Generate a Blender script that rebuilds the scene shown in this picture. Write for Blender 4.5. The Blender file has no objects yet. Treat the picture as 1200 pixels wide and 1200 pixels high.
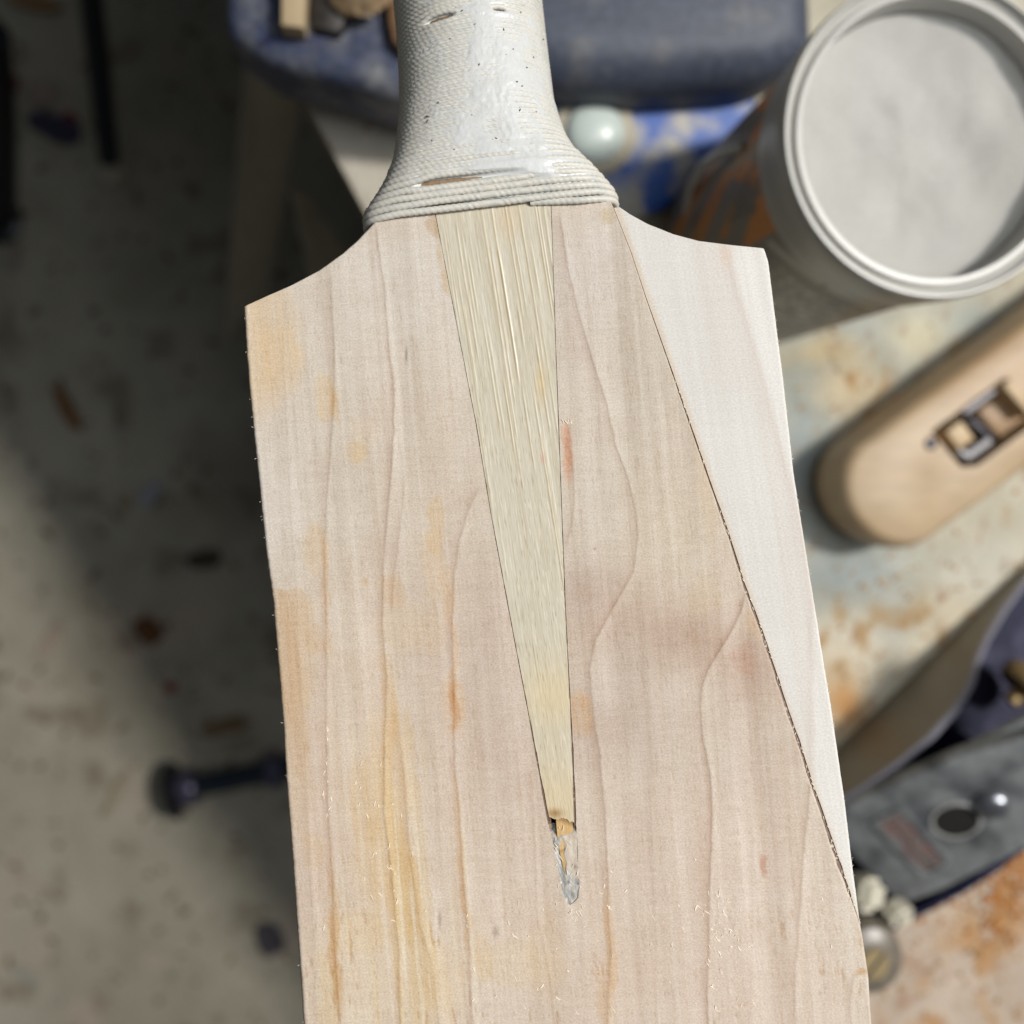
import bpy, bmesh, math, random
import numpy as np
from mathutils import Vector, Matrix

random.seed(7)
S = bpy.context.scene
C = S.collection

# ------------------------------------------------------------------ camera
F = 1200.0                     # focal length of the photograph, in its own pixels
ZB = 0.85                      # bench top
CAM = np.array([0.0, 0.0, ZB + 0.48])
down = np.array([(490 - 600) / F, -(540 - 600) / F, -1.0]); down /= np.linalg.norm(down)
Zw = -down
Xw = np.array([1.0, 0, 0]); Xw -= Zw * Xw.dot(Zw); Xw /= np.linalg.norm(Xw)
Yw = np.cross(Zw, Xw)
RW = np.array([Xw, Yw, Zw])    # camera axes -> world axes
cam = bpy.data.objects.new('camera', bpy.data.cameras.new('camera')); C.objects.link(cam)
M = Matrix(RW.tolist()).to_4x4(); M.translation = Vector(CAM.tolist()); cam.matrix_world = M
cam.data.sensor_width = 36; cam.data.lens = 36
cam.data.clip_start = 0.01; cam.data.clip_end = 50
cam.data.dof.use_dof = True
cam.data.dof.focus_distance = 0.203
cam.data.dof.aperture_fstop = 9.0
cam.data.dof.aperture_blades = 0
S.camera = cam
S.render.resolution_x = S.render.resolution_y = 1024

# ------------------------------------------------------------------ light
W = bpy.data.worlds.new('World'); S.world = W; W.use_nodes = True
W.node_tree.nodes['Background'].inputs[0].default_value = (0.80, 0.90, 1.0, 1)
W.node_tree.nodes['Background'].inputs[1].default_value = 0.062
S.view_settings.view_transform = 'Standard'; S.view_settings.look = 'None'
S.view_settings.exposure = 0.0; S.view_settings.gamma = 1.0

def ray(px, py):
    d = np.array([(px - 600) / F, -(py - 600) / F, -1.0])
    return RW @ d
def P(px, py, z):
    d = ray(px, py)
    return CAM + d * ((z - CAM[2]) / d[2])

EDGE0 = P(345, 95, ZB); EDGE1 = P(440, 270, ZB)
ED = EDGE1 - EDGE0; ED /= np.linalg.norm(ED)         # along the bench edge, down the picture
ER = np.array([-ED[1], ED[0], 0.0])                  # towards the bench
def lamp(name, pos, target, size, power, col):
    l = bpy.data.lights.new(name, 'AREA'); l.shape = 'DISK'; l.size = size; l.energy = power; l.color = col
    o = bpy.data.objects.new(name, l); C.objects.link(o)
    o.location = Vector(pos)
    o.rotation_euler = (Vector(target) - Vector(pos)).to_track_quat('-Z', 'Y').to_euler()
    return o
mid = P(580, 540, ZB)
lamp('ceiling_lamp', mid + ER * 1.80 + ED * 0.35 + np.array([0, 0, 3.0]), mid, 0.36, 108, (1.0, 0.97, 0.92))
lamp('soft_fill', mid + ER * 0.38 + ED * 0.10 + np.array([0, 0, 1.15]), mid, 0.75, 6.0, (0.93, 0.965, 1.0))  # added soft fill close above the bench, not an actual roof window

# ------------------------------------------------------------------ noise and colour
def hash2(ix, iy, seed):
    n = (ix.astype(np.int64) * 374761393 + iy.astype(np.int64) * 668265263 + seed * 1442695041) & 0x7fffffff
    n = ((n ^ (n >> 13)) * 1274126177) & 0x7fffffff
    n = (n ^ (n >> 16)) & 0xffff
    return n / 65535.0
def vnoise(x, y, seed=0):
    x = np.asarray(x, float); y = np.asarray(y, float)
    ix = np.floor(x); iy = np.floor(y); fx = x - ix; fy = y - iy
    fx = fx * fx * (3 - 2 * fx); fy = fy * fy * (3 - 2 * fy)
    a = hash2(ix, iy, seed); b = hash2(ix + 1, iy, seed); c = hash2(ix, iy + 1, seed); d = hash2(ix + 1, iy + 1, seed)
    return (a + (b - a) * fx) * (1 - fy) + (c + (d - c) * fx) * fy
def fbm(x, y, seed=0, oct=4):
    s = 0; amp = 0.5; t = 0
    for k in range(oct):
        s = s + amp * vnoise(x * 2 ** k + 17.3 * k, y * 2 ** k + 9.1 * k, seed + k * 31); t += amp; amp *= 0.5
    return s / t - 0.5
def lin(c):
    c = np.clip(np.asarray(c, float), 0, 255) / 255.0
    return np.where(c <= 0.04045, c / 12.92, ((c + 0.055) / 1.055) ** 2.4)
def sstep(a, b, x):
    t = np.clip((x - a) / (b - a), 0, 1); return t * t * (3 - 2 * t)
def mixc(base, col, w):
    return base * (1 - w[..., None]) + np.asarray(col, float) * w[..., None]

# ------------------------------------------------------------------ materials
def new_mat(name):
    m = bpy.data.materials.new(name); m.use_nodes = True
    nt = m.node_tree
    return m, nt, nt.nodes['Principled BSDF']
def mat(name, col, rough=0.6, metal=0.0, spec=0.5, noise=0.0, scale=60.0, col2=None, bump=0.0, bscale=None, detail=5.0,
        lo=0.4, hi=0.6, attr=None, trans=0.0, stretch=None, bdist=0.001):
    """procedural surface: base colour (linear rgb or a painted attribute) broken up by noise, with fine relief"""
    m, nt, b = new_mat(name)
    N = nt.nodes; L = nt.links
    b.inputs['Roughness'].default_value = rough; b.inputs['Metallic'].default_value = metal
    b.inputs['Specular IOR Level'].default_value = spec
    tc = N.new('ShaderNodeTexCoord'); mp = N.new('ShaderNodeMapping')
    L.new(tc.outputs['Object'], mp.inputs[0])
    if stretch: mp.inputs['Scale'].default_value = stretch
    src = None
    if attr:
        a = N.new('ShaderNodeAttribute'); a.attribute_name = attr; src = a.outputs['Color']
    if noise or col2 is not None:
        nz = N.new('ShaderNodeTexNoise'); nz.inputs['Scale'].default_value = scale; nz.inputs['Detail'].default_value = detail
        L.new(mp.outputs[0], nz.inputs['Vector'])
        mr = N.new('ShaderNodeMapRange'); mr.inputs[1].default_value = lo; mr.inputs[2].default_value = hi
        L.new(nz.outputs['Fac'], mr.inputs[0])
        if col2 is not None:
            mx = N.new('ShaderNodeMix'); mx.data_type = 'RGBA'
            L.new(mr.outputs[0], mx.inputs[0]); mx.inputs[7].default_value = (*col2, 1)
            if src: L.new(src, mx.inputs[6])
            else: mx.inputs[6].default_value = (*col, 1)
            src = mx.outputs[2]
        if noise:
            nz2 = N.new('ShaderNodeTexNoise'); nz2.inputs['Scale'].default_value = (bscale or scale * 4); nz2.inputs['Detail'].default_value = 4
            L.new(mp.outputs[0], nz2.inputs['Vector'])
            m2 = N.new('ShaderNodeMapRange'); m2.inputs[1].default_value = 0.3; m2.inputs[2].default_value = 0.7
            m2.inputs[3].default_value = 1 - noise; m2.inputs[4].default_value = 1 + noise
            L.new(nz2.outputs['Fac'], m2.inputs[0])
            vm = N.new('ShaderNodeVectorMath'); vm.operation = 'SCALE'
            if src: L.new(src, vm.inputs[0])
            else: vm.inputs[0].default_value = col
            L.new(m2.outputs[0], vm.inputs['Scale'])
            src = vm.outputs[0]
    if src: L.new(src, b.inputs['Base Color'])
    else: b.inputs['Base Color'].default_value = (*col, 1)
    if bump:
        nz3 = N.new('ShaderNodeTexNoise'); nz3.inputs['Scale'].default_value = bscale or scale; nz3.inputs['Detail'].default_value = 5
        L.new(mp.outputs[0], nz3.inputs['Vector'])
        bp = N.new('ShaderNodeBump'); bp.inputs['Strength'].default_value = bump; bp.inputs['Distance'].default_value = bdist
        L.new(nz3.outputs['Fac'], bp.inputs['Height']); L.new(bp.outputs[0], b.inputs['Normal'])
    if trans: b.inputs['Transmission Weight'].default_value = trans
    return m
def rgb(r, g, b): return tuple(float(x) for x in lin([r, g, b]))

# ------------------------------------------------------------------ mesh helpers
def mesh_np(name, verts, quads, m, parent=None, col=None, smooth=True, tris=None):
    me = bpy.data.meshes.new(name)
    verts = np.asarray(verts, np.float32); quads = np.asarray(quads, np.int32).reshape(-1, 4)
    nt_ = 0 if tris is None else len(tris)
    nl = quads.size + 3 * nt_
    me.vertices.add(len(verts)); me.vertices.foreach_set('co', verts.ravel())
    me.loops.add(nl)
    li = quads.ravel()
    if nt_: li = np.concatenate([li, np.asarray(tris, np.int32).ravel()])
    me.loops.foreach_set('vertex_index', li.astype(np.int32))
    me.polygons.add(len(quads) + nt_)
    st = np.arange(len(quads)) * 4
    if nt_: st = np.concatenate([st, quads.size + np.arange(nt_) * 3])
    me.polygons.foreach_set('loop_start', st.astype(np.int32))
    me.polygons.foreach_set('use_smooth', np.full(len(quads) + nt_, smooth))
    if col is not None:
        a = me.attributes.new('tint', 'FLOAT_COLOR', 'POINT')
        c4 = np.ones((len(verts), 4), np.float32); c4[:, :3] = col
        a.data.foreach_set('color', c4.ravel())
    me.update(calc_edges=True); me.validate()
    me.materials.append(m)
    o = bpy.data.objects.new(name, me); C.objects.link(o)
    if parent: o.parent = parent
    return o
def obj(name, bm, m, parent=None, smooth=True, angle=35):
    me = bpy.data.meshes.new(name)
    bmesh.ops.recalc_face_normals(bm, faces=bm.faces)
    if smooth:
        for f in bm.faces: f.smooth = True
        for e in bm.edges:
            if len(e.link_faces) == 2 and e.calc_face_angle(0) > math.radians(angle): e.smooth = False
    bm.to_mesh(me); bm.free(); me.materials.append(m)
    o = bpy.data.objects.new(name, me); C.objects.link(o)
    if parent: o.parent = parent
    return o
def thing(name, label, cat, loc=(0, 0, 0), group=None):
    o = bpy.data.objects.new(name, None); C.objects.link(o); o.location = Vector(loc)
    o.empty_display_size = 0.02
    o['label'] = label; o['category'] = cat
    if group: o['group'] = group
    return o
def tag(o, label, cat, group=None, kind=None):
    if label: o['label'] = label
    if cat: o['category'] = cat
    if group: o['group'] = group
    if kind: o['kind'] = kind
    return o
def grid_quads(nr, nc, off=0, closed=False):
    r = np.arange(nr - 1)[:, None]; c = np.arange(nc if closed else nc - 1)[None, :]
    c2 = (c + 1) % nc
    a = r * nc + c; b = r * nc + c2; d = (r + 1) * nc + c; e = (r + 1) * nc + c2
    return (np.stack([a, d, e, b], -1).reshape(-1, 4) + off)
def prism(pts_top, pts_bot, bev=0.0, seg=2):
    """solid between a top outline and a bottom outline (3-D points)"""
    bm = bmesh.new()
    t = [bm.verts.new(Vector(p)) for p in pts_top]; b = [bm.verts.new(Vector(p)) for p in pts_bot]
    n = len(t)
    ft = bm.faces.new(t); bm.faces.new(b[::-1])
    for i in range(n): bm.faces.new((t[i], b[i], b[(i + 1) % n], t[(i + 1) % n]))
    bmesh.ops.recalc_face_normals(bm, faces=bm.faces)
    if bev:
        bmesh.ops.bevel(bm, geom=list(ft.edges), offset=bev, segments=seg, affect='EDGES', profile=0.5, clamp_overlap=True)
    return bm
def prism_px(out, ztop, zbot, o=(0, 0, 0), bev=0.0, seg=2):
    top = [P(x, y, ztop) - np.array(o) for x, y in out]
    bot = [np.array([p[0], p[1], zbot - o[2]]) for p in top]
    return prism(top, bot, bev, seg)
def lathe(profile, n=48, cx=(0, 0, 0), ax=(0, 0, 1), cap=True):
    """surface of revolution; profile = [(r, h)] along the axis ax from cx"""
    ax = Vector(ax).normalized(); q = Vector((0, 0, 1)).rotation_difference(ax)
    bm = bmesh.new(); rings = []
    for r, h in profile:
        ring = []
        for k in range(n):
            a = 2 * math.pi * k / n
            ring.append(bm.verts.new(q @ Vector((r * math.cos(a), r * math.sin(a), h)) + Vector(cx)))
        rings.append(ring)
    for A, B in zip(rings[:-1], rings[1:]):
        for k in range(n): bm.faces.new((A[k], A[(k + 1) % n], B[(k + 1) % n], B[k]))
    if cap and profile[0][0] > 1e-6: bm.faces.new(rings[0][::-1])
    if cap and profile[-1][0] > 1e-6: bm.faces.new(rings[-1])
    bmesh.ops.remove_doubles(bm, verts=bm.verts, dist=1e-7)
    return bm
def tube(pts, rad, n=12, bm=None):
    own = bm is None
    if own: bm = bmesh.new()
    pts = [Vector(p) for p in pts]
    rad = rad if hasattr(rad, '__len__') else [rad] * len(pts)
    rings = []; nrm = None
    for i, p in enumerate(pts):
        t = (pts[min(i + 1, len(pts) - 1)] - pts[max(i - 1, 0)]).normalized()
        if nrm is None: nrm = t.orthogonal().normalized()
        nrm = (nrm - t * nrm.dot(t)).normalized(); bi = t.cross(nrm)
        rings.append([bm.verts.new(p + (nrm * math.cos(2 * math.pi * k / n) + bi * math.sin(2 * math.pi * k / n)) * rad[i]) for k in range(n)])
    for A, B in zip(rings[:-1], rings[1:]):
        for k in range(n): bm.faces.new((A[k], A[(k + 1) % n], B[(k + 1) % n], B[k]))
    bm.faces.new(rings[0][::-1]); bm.faces.new(rings[-1])
    return bm

# ------------------------------------------------------------------ the bat's own frame
v3 = np.array([-0.108, 0.994, -0.0927]); v3 /= np.linalg.norm(v3)
u3 = np.array([0.99415, 0.108, 0.0]); u3 -= v3 * u3.dot(v3); u3 /= np.linalg.norm(u3)
U = RW @ u3; V = RW @ v3; Nn = np.cross(U, V)
BO = CAM + ray(630, 700) * 0.2025
def b2w(p): return BO + U * p[0] + V * p[1] + Nn * p[2]
def loc(px, py, z=0.0):
    px = np.asarray(px, float); py = np.asarray(py, float)
    d = np.stack([(px - 600) / F, -(py - 600) / F, -np.ones_like(px)], -1) @ RW.T
    t = ((BO + Nn * z - CAM) @ Nn) / (d @ Nn)
    q = CAM + d * t[..., None] - BO
    return q @ U, q @ V
def topx(u, v, z=0.0):
    q = (BO + np.multiply.outer(u, U) + np.multiply.outer(v, V) + Nn * z - CAM) @ RW
    return 600 + F * q[..., 0] / -q[..., 2], 600 - F * q[..., 1] / -q[..., 2]
PX = 0.2025 / F                # one photograph pixel on the bat, in metres
def poly(pts, z=0.0):
    a = np.array(pts, float); u, v = loc(a[:, 0], a[:, 1], z)
    i = np.argsort(v); return v[i], u[i]

bat = thing('cricket_bat', 'unfinished pale willow cricket bat with white twine handle and cane splice', 'cricket bat')
mw = Matrix(((U[0], V[0], Nn[0], BO[0]), (U[1], V[1], Nn[1], BO[1]), (U[2], V[2], Nn[2], BO[2]), (0, 0, 0, 1)))
bat.matrix_world = mw

L_OUT = poly([(449, 250), (442, 256), (432, 266), (418, 281), (400, 297), (372, 317), (340, 334), (310, 347), (285, 358.5), (286, 375), (288, 415), (292, 463), (301, 551), (310, 640),
              (319, 706), (326, 790), (331, 852), (334, 910), (342, 1010), (348, 1100), (354, 1190), (361, 1290), (392, 1700)])
SEAM = poly([(703, 220), (706, 224), (714, 232), (720, 245), (740, 296), (757, 348), (787, 433), (810, 500), (832, 564), (854, 626), (873, 687), (892, 737), (908, 785), (924, 835),
             (936, 868), (951, 917), (962, 947), (977, 993), (996, 1047), (1008, 1082), (1011, 1098), (1018, 1145), (1021, 1199), (1029, 1290), (1065, 1700)])
R_OUT = poly([(721, 238), (738, 250), (760, 262), (790, 274), (820, 282), (860, 287), (896, 290.5), (901, 305), (905, 337), (911, 385), (918, 439), (931, 555), (938, 600), (956, 712), (966, 775), (975, 829),
              (985, 900), (990, 934), (1000, 1018), (1006, 1062), (1009, 1086)])
INS_L = poly([(506, 225), (511, 255), (541, 410), (558, 497), (575, 600), (600, 735), (622, 850), (641, 953), (648, 985), (652, 1005), (656, 1025), (660, 1050), (666, 1060)])
INS_R = poly([(645, 220), (646, 245), (651, 400), (657, 560), (662, 700), (667, 800), (671, 880), (674, 962), (676, 985), (677, 1010), (678, 1035), (677, 1052), (670, 1060)])
def at(pl, v): return np.interp(v, pl[0], pl[1])
def vof(px, py): return float(loc(px, py)[1])
V_TOP = vof(578, 234); V_BOT = vof(690, 1215); V_EXT = vof(720, 1650)

# --- painted willow: growth rings, stains and tone, in photograph coordinates of the bat's face
RINGS = [  # (points, dark strength, light band, band width)
 ([(387,317),(391,405),(390,492),(384,565),(380,647),(382,735),(382,852),(384,950),(390,1040),(392,1115),(398,1199),(402,1290)], .9, .5, 9),
 ([(441,262),(442,282),(451,347),(455,405),(461,457),(461,507),(457,567),(449,662),(447,735),(453,793),(450,880),(449,950),(459,1025),(467,1115),(468,1190),(470,1290)], 1.2, 1.0, 8),
 ([(561,572),(548,600),(538,633),(532,677),(529,735),(532,822),(532,895),(537,950),(542,1025),(549,1100),(552,1175),(556,1290)], 1.0, .6, 12),
 ([(474,560),(472,589),(461,677),(458,720)], .7, .4, 5),
 ([(468,860),(473,905),(479,995),(492,1085),(506,1130),(514,1200),(520,1290)], .6, 1.0, 12),
 ([(622,900),(626,980),(629,1070),(644,1145),(650,1200),(655,1290)], .55, .4, 10),
 ([(655,249),(667,322),(682,383),(699,439),(711,477),(722,526),(736,562),(745,600),(747,630),(742,671),(718,712),(697,750),(690,788),(696,845),(702,880),(709,955),(712,1050),(715,1113),(712,1199),(713,1290)], 1.0, .8, 13),
 ([(662,505),(668,530),(672,560),(673,590),(670,615),(663,642)], .9, .6, 5),
 ([(872,694),(869,712),(860,733),(845,760),(829,785),(822,805),(820,829),(824,870),(832,907),(834,955),(831,1050),(829,1145),(829,1290)], 1.3, 1.0, 11),
 ([(948,917),(946,950),(942,987),(936,1082),(932,1130),(930,1190),(929,1290)], .9, .9, 12),
 ([(1001,1142),(998,1155),(996,1177),(995,1290)], .9, .4, 6),
 ([(330,380),(334,470),(338,560),(346,690),(352,800),(358,900),(362,1000),(367,1100),(372,1290)], .35, .3, 12),
 ([(600,590),(612,700),(618,800)], .25, .3, 10),
 ([(760,900),(764,1000),(768,1100),(770,1290)], .3, .3, 14),
 ([(880,960),(882,1050),(880,1150),(880,1290)], .25, .3, 14),
]
TONES = [  # (x, y, rx, ry, rgb, weight) soft areas of differently coloured wood
 (470, 330, 140, 110, (208,196,186), .9), (380, 520, 90, 150, (206,192,179), .8), (500, 560, 70, 120, (202,186,171), .7), (320, 600, 40, 90, (212,202,194), .6),
 (560, 800, 90, 150, (199,178,164), .8), (690, 330, 55, 110, (202,189,180), .9), (770, 450, 60, 120, (196,181,167), .8), (745, 570, 60, 80, (199,182,165), .7),
 (700, 560, 35, 90, (207,195,184), .6), (790, 640, 60, 60, (198,181,162), .7), (690, 690, 45, 40, (182,159,145), .7), (790, 745, 100, 48, (181,155,138), .9), (880, 790, 40, 55, (180,153,137), .75),
 (720, 860, 90, 50, (182,160,147), .7), (745, 790, 40, 40, (193,176,164), .5), (600, 900, 80, 90, (200,178,163), .6), (420, 960, 90, 220, (212,190,168), .6), (370, 1000, 40, 150, (203,180,166), .6),
 (590, 1080, 90, 110, (209,188,172), .8), (780, 1020, 90, 130, (202,181,166), .8), (900, 1010, 60, 110, (203,182,167), .8), (740, 1150, 110, 80, (205,184,168), .8), (880, 1160, 90, 80, (206,185,170), .8), (880, 880, 50, 60, (192,171,157), .6),
 (440, 1150, 90, 80, (214,192,167), .6), (830, 880, 50, 30, (205,189,174), .4),
]
STAINS = [  # orange and brown stains with a shape of their own
 (300, 395, 46, 78, (218,184,142), .8), (325, 420, 26, 34, (216,182,140), .5), (384, 465, 13, 26, (214,180,134), .65), (418, 527, 11, 15, (212,168,112), .6), (428, 500, 20, 16, (214,184,150), .4), (393, 480, 5, 22, (205,160,104), .5),
 (511, 615, 9, 32, (206,164,110), .75), (505, 665, 10, 40, (209,172,126), .5), (524, 690, 9, 34, (209,172,126), .5), (484, 735, 40, 26, (211,178,138), .38), (462, 695, 12, 18, (200,156,112), .55), (532, 822, 5, 24, (180,106,48), .95), (531, 760, 4, 60, (198,150,104), .55),
 (532, 820, 12, 34, (206,160,110), .5), (370, 640, 15, 26, (212,180,140), .6), (368, 750, 16, 14, (206,168,124), .55), (383, 700, 4, 60, (200,152,106), .5),
 (455, 830, 8, 60, (203,162,112), .6), (462, 920, 14, 80, (205,164,110), .65), (437, 940, 26, 46, (206,168,114), .6), (446, 1010, 30, 50, (208,170,120), .55), (477, 1045, 14, 66, (207,166,104), .7), (482, 900, 8, 60, (206,166,112), .5), (440, 870, 12, 40, (210,178,134), .4),
 (420, 1090, 34, 24, (212,180,136), .55), (496, 1120, 14, 60, (208,170,116), .55), (393, 1130, 6, 60, (186,132,78), .7), (384, 1165, 10, 50, (212,182,128), .5), (390, 1050, 4, 50, (200,160,116), .5), (366, 1000, 12, 22, (202,166,118), .45),
 (545, 1050, 5, 60, (198,150,100), .55), (520, 1150, 22, 40, (212,182,140), .5), (600, 1130, 50, 24, (212,186,150), .5), (640, 1120, 20, 50, (208,178,140), .4), (566, 1120, 10, 30, (210,176,130), .5), (537, 970, 4, 60, (206,168,124), .5),
 (679, 835, 15, 22, (198,152,106), .65), (683, 822, 8, 10, (194,146,100), .4), (715, 1110, 6, 60, (200,154,104), .5), (712, 1170, 9, 40, (202,160,112), .5), (666, 530, 6, 30, (198,142,112), .6), (862, 600, 14, 36, (206,172,134), .5), (826, 560, 10, 60, (208,180,144), .45), (885, 728, 10, 22, (204,166,122), .55),
 (826, 700, 16, 22, (208,178,138), .35), (872, 770, 16, 18, (178,132,112), .5), (897, 1016, 4, 12, (170,110,90), .75), (517, 285, 5, 36, (188,152,104), .5), (512, 262, 9, 14, (170,136,98), .7), (522, 325, 4, 14, (184,140,90), .6), (716, 252, 12, 10, (186,160,120), .75), (1008, 1142, 8, 4, (190,142,88), .8),
 (345, 715, 26, 22, (206,172,132), .55), (338, 780, 26, 60, (202,166,126), .6), (350, 830, 10, 80, (204,166,120), .5), (344, 920, 22, 70, (204,172,138), .4), (655, 730, 14, 30, (196,170,150), .4), (432, 680, 3, 6, (190,150,100), .6), (700, 640, 2, 2, (150,110,90), .7),
]
def willow(px, py):
    s = px - 0.085 * (py - 600)                                   # across the grain
    base = np.empty(px.shape + (3,)); base[...] = (205, 188, 173)
    wx = px + 26 * fbm(px / 60, py / 90, 3); wy = py + 40 * fbm(px / 60, py / 90, 5)
    for x, y, rx, ry, c, w in TONES:
        g = np.exp(-((wx - x) / rx) ** 2 - ((wy - y) / ry) ** 2); base = mixc(base, c, np.clip(g * w, 0, 1))
    # light and dark streaks that run with the grain
    st = fbm(s / 9, py / 260, 11, 4) * 15 + fbm(s / 28, py / 420, 12, 3) * 17
    base = base + st[..., None] * np.array([1.0, 1.05, 1.12])
    base = base + (fbm(px / 34, py / 34, 19, 3) * 12)[..., None] * np.array([.7, 1.0, 1.15])
    h = st * 0.0000007
    jx = px + 14 * fbm(px / 22, py / 22, 23) ; jy = py + 26 * fbm(px / 22, py / 30, 24)
    for x, y, rx, ry, c, w in STAINS:
        d = ((jx - x - 0.075 * (jy - y)) / rx) ** 2 + ((jy - y) / ry) ** 2
        g = 1 - sstep(.35, 1.9, d)
        g = g * (0.70 + 0.9 * fbm(s / 4, py / 60, 27)); base = mixc(base, c, np.clip(g * w * .72, 0, 1))
    gold = np.exp(-((px - 465 - (py - 1000) * .06) / 62) ** 2) * sstep(820, 980, py) * sstep(-.08, .16, fbm(s / 6, py / 170, 28, 3))
    base = mixc(base, (213, 180, 126), gold * .34)
    pale = np.exp(-((px - 480 - (py - 1000) * .10) / 80) ** 2) * sstep(860, 1000, py) * sstep(.04, .2, fbm(s / 5, py / 220, 29, 3))
    base = mixc(base, (222, 208, 190), pale * .6)
    # the stained corner that ends in a hard ragged line
    ed = 690 + 12 * fbm(px / 14, px * 0 + 2, 30) + np.clip(px - 350, 0, 40) * 1.1
    g = sstep(-1, 2, py - ed) * (1 - sstep(348, 366, px + 10 * fbm(px / 20, py / 40, 31))) * (1 - sstep(780, 1000, py))
    base = mixc(base, (198, 166, 136), g * (.42 + .8 * fbm(s / 4, py / 50, 33, 3)))
    for pts, dk, lt, bw in RINGS:
        a = np.array(pts, float); x0 = np.interp(py, a[:, 1], a[:, 0])
        inside = sstep(a[0, 1] - 6, a[0, 1] + 14, py) * (1 - sstep(a[-1, 1] - 14, a[-1, 1] + 6, py))
        d = px - x0 + 1.6 * fbm(py / 14, px * 0, 40, 3) + 1.2 * fbm(px / 30, py / 40, 44, 2)
        k = inside * (0.75 + 0.6 * fbm(py / 60, px * 0 + 3.3, 41))
        line = np.exp(-(d / 1.25) ** 2) + 0.35 * np.exp(-((d + 2.5) / 3.5) ** 2)
        base = base - (line * k * dk * 21)[..., None] * np.array([1.0, 1.15, 1.2])
        band = np.where(d > 0, np.exp(-(d / bw) ** 2), 0) * sstep(0, 2, d)
        base = base + (band * k * lt * 9)[..., None] * np.array([1.0, 1.05, 1.1])
        rose = np.where(d < 0, np.exp(d / 14), 0)
        base = base - (rose * k * dk * 7)[..., None] * np.array([.5, 1.0, 1.15])
        h = h + (np.exp(-((d - 2.5) / 2.2) ** 2) - np.exp(-(d / 1.3) ** 2)) * k * 0.000008
    # torn grain in the lower third: short raised flakes and pits
    tear = sstep(.16, .30, fbm(s / 2.6, py / 17, 51, 2)) * sstep(1000, 1120, py + 90 * fbm(px / 60, py / 60, 52)) * sstep(-.02, .14, fbm(px / 46, py / 60, 53, 2))
    base = base - (tear * 26)[..., None] * np.array([.55, .85, 1.15]); h = h - tear * 0.00007
    tear2 = sstep(.2, .3, fbm(s / 2.2, py / 12, 55, 2)) * np.exp(-((px - 845) / 22) ** 2) * sstep(1020, 1080, py)
    h = h + tear2 * 0.00012
    # saw scratches across the grain, hair fine
    sc = fbm(py / 1.3 + px * .02, px / 70, 60, 2); base = base + (sc * 5)[..., None]
    h = h + sc * 0.0000025
    # the torn knot beside the splice
    kx = 664 + (py - 497) * .06
    kn = np.exp(-((px - kx) / 4.5) ** 2) * sstep(493, 500, py) * (1 - sstep(535, 575, py))
    base = mixc(base, (190, 134, 106), np.clip(kn * (.55 + fbm(px / 3, py / 9, 61)), 0, 1)); h = h - kn * 0.00012
    # dents
    for x, y, rx, ry in [(475, 415, 1.6, 10), (579, 1092, 4, 6), (514, 1078, 2, 8)]:
        g = np.exp(-((px - x) / rx) ** 2 - ((py - y) / ry) ** 2); base = base - (g * 30)[..., None]; h = h - g * 0.0002
    fine = fbm(s / 2.4, py / 150, 16, 3) * 13 + fbm(s / 5, py / 500, 17, 2) * 9
    base = base + fine[..., None] * np.array([.8, 1.0, 1.2])
    por = sstep(.19, .31, fbm(s / 1.5, py / 12, 18, 2)); base = base - (por * 11)[..., None] * np.array([.8, 1.0, 1.2]); h = h - por * 0.000012
    cross = fbm(px / 9 + .1 * py, py / 2.0, 20, 2); base = base + (cross * 11)[..., None]
    gm = base.mean(-1, keepdims=True); base = gm + (base - gm) * .98 + np.array([1.0, 3.0, 1.2])
    return base, h
def whitewood(px, py):
    base = np.empty(px.shape + (3,)); base[...] = (214, 209, 202)
    s = px - 0.16 * (py - 600)
    base = base + (fbm(s / 14, py / 300, 71) * 10 + fbm(px / 70, py / 90, 72) * 10 + fbm(s / 3, py / 160, 75, 3) * 9)[..., None] * np.array([.8, 1, 1.1])
    a = np.array([(848, 280), (862, 337), (880, 395), (897, 459), (912, 520), (925, 565), (938, 620), (950, 700)], float)
    d = px - np.interp(py, a[:, 1], a[:, 0]) + 2 * fbm(py / 20, px * 0, 73)
    base = base - (np.exp(-(d / 4) ** 2) * 6 + np.where(d < 0, np.exp(d / 26), 0) * 3.5)[..., None] * np.array([.4, 1, 1.3])
    base = base + (np.where(d > 0, 1, 0) * sstep(0, 8, d) * 7)[..., None]
    g = np.exp(-((px - 850) / 8) ** 2 - ((py - 300) / 16) ** 2); base = mixc(base, (214, 190, 172), g * .5)
    e = px - np.interp(py, [240, 560, 1080], [722, 832, 1006])
    base = mixc(base, (205, 180, 150), np.exp(-(np.abs(e) / 4) ** 2) * .5)
    sc = fbm(py / 1.3 + px * .02, px / 60, 74, 2); base = base + (sc * 5)[..., None]
    return base, sc * 0.0000025
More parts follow.
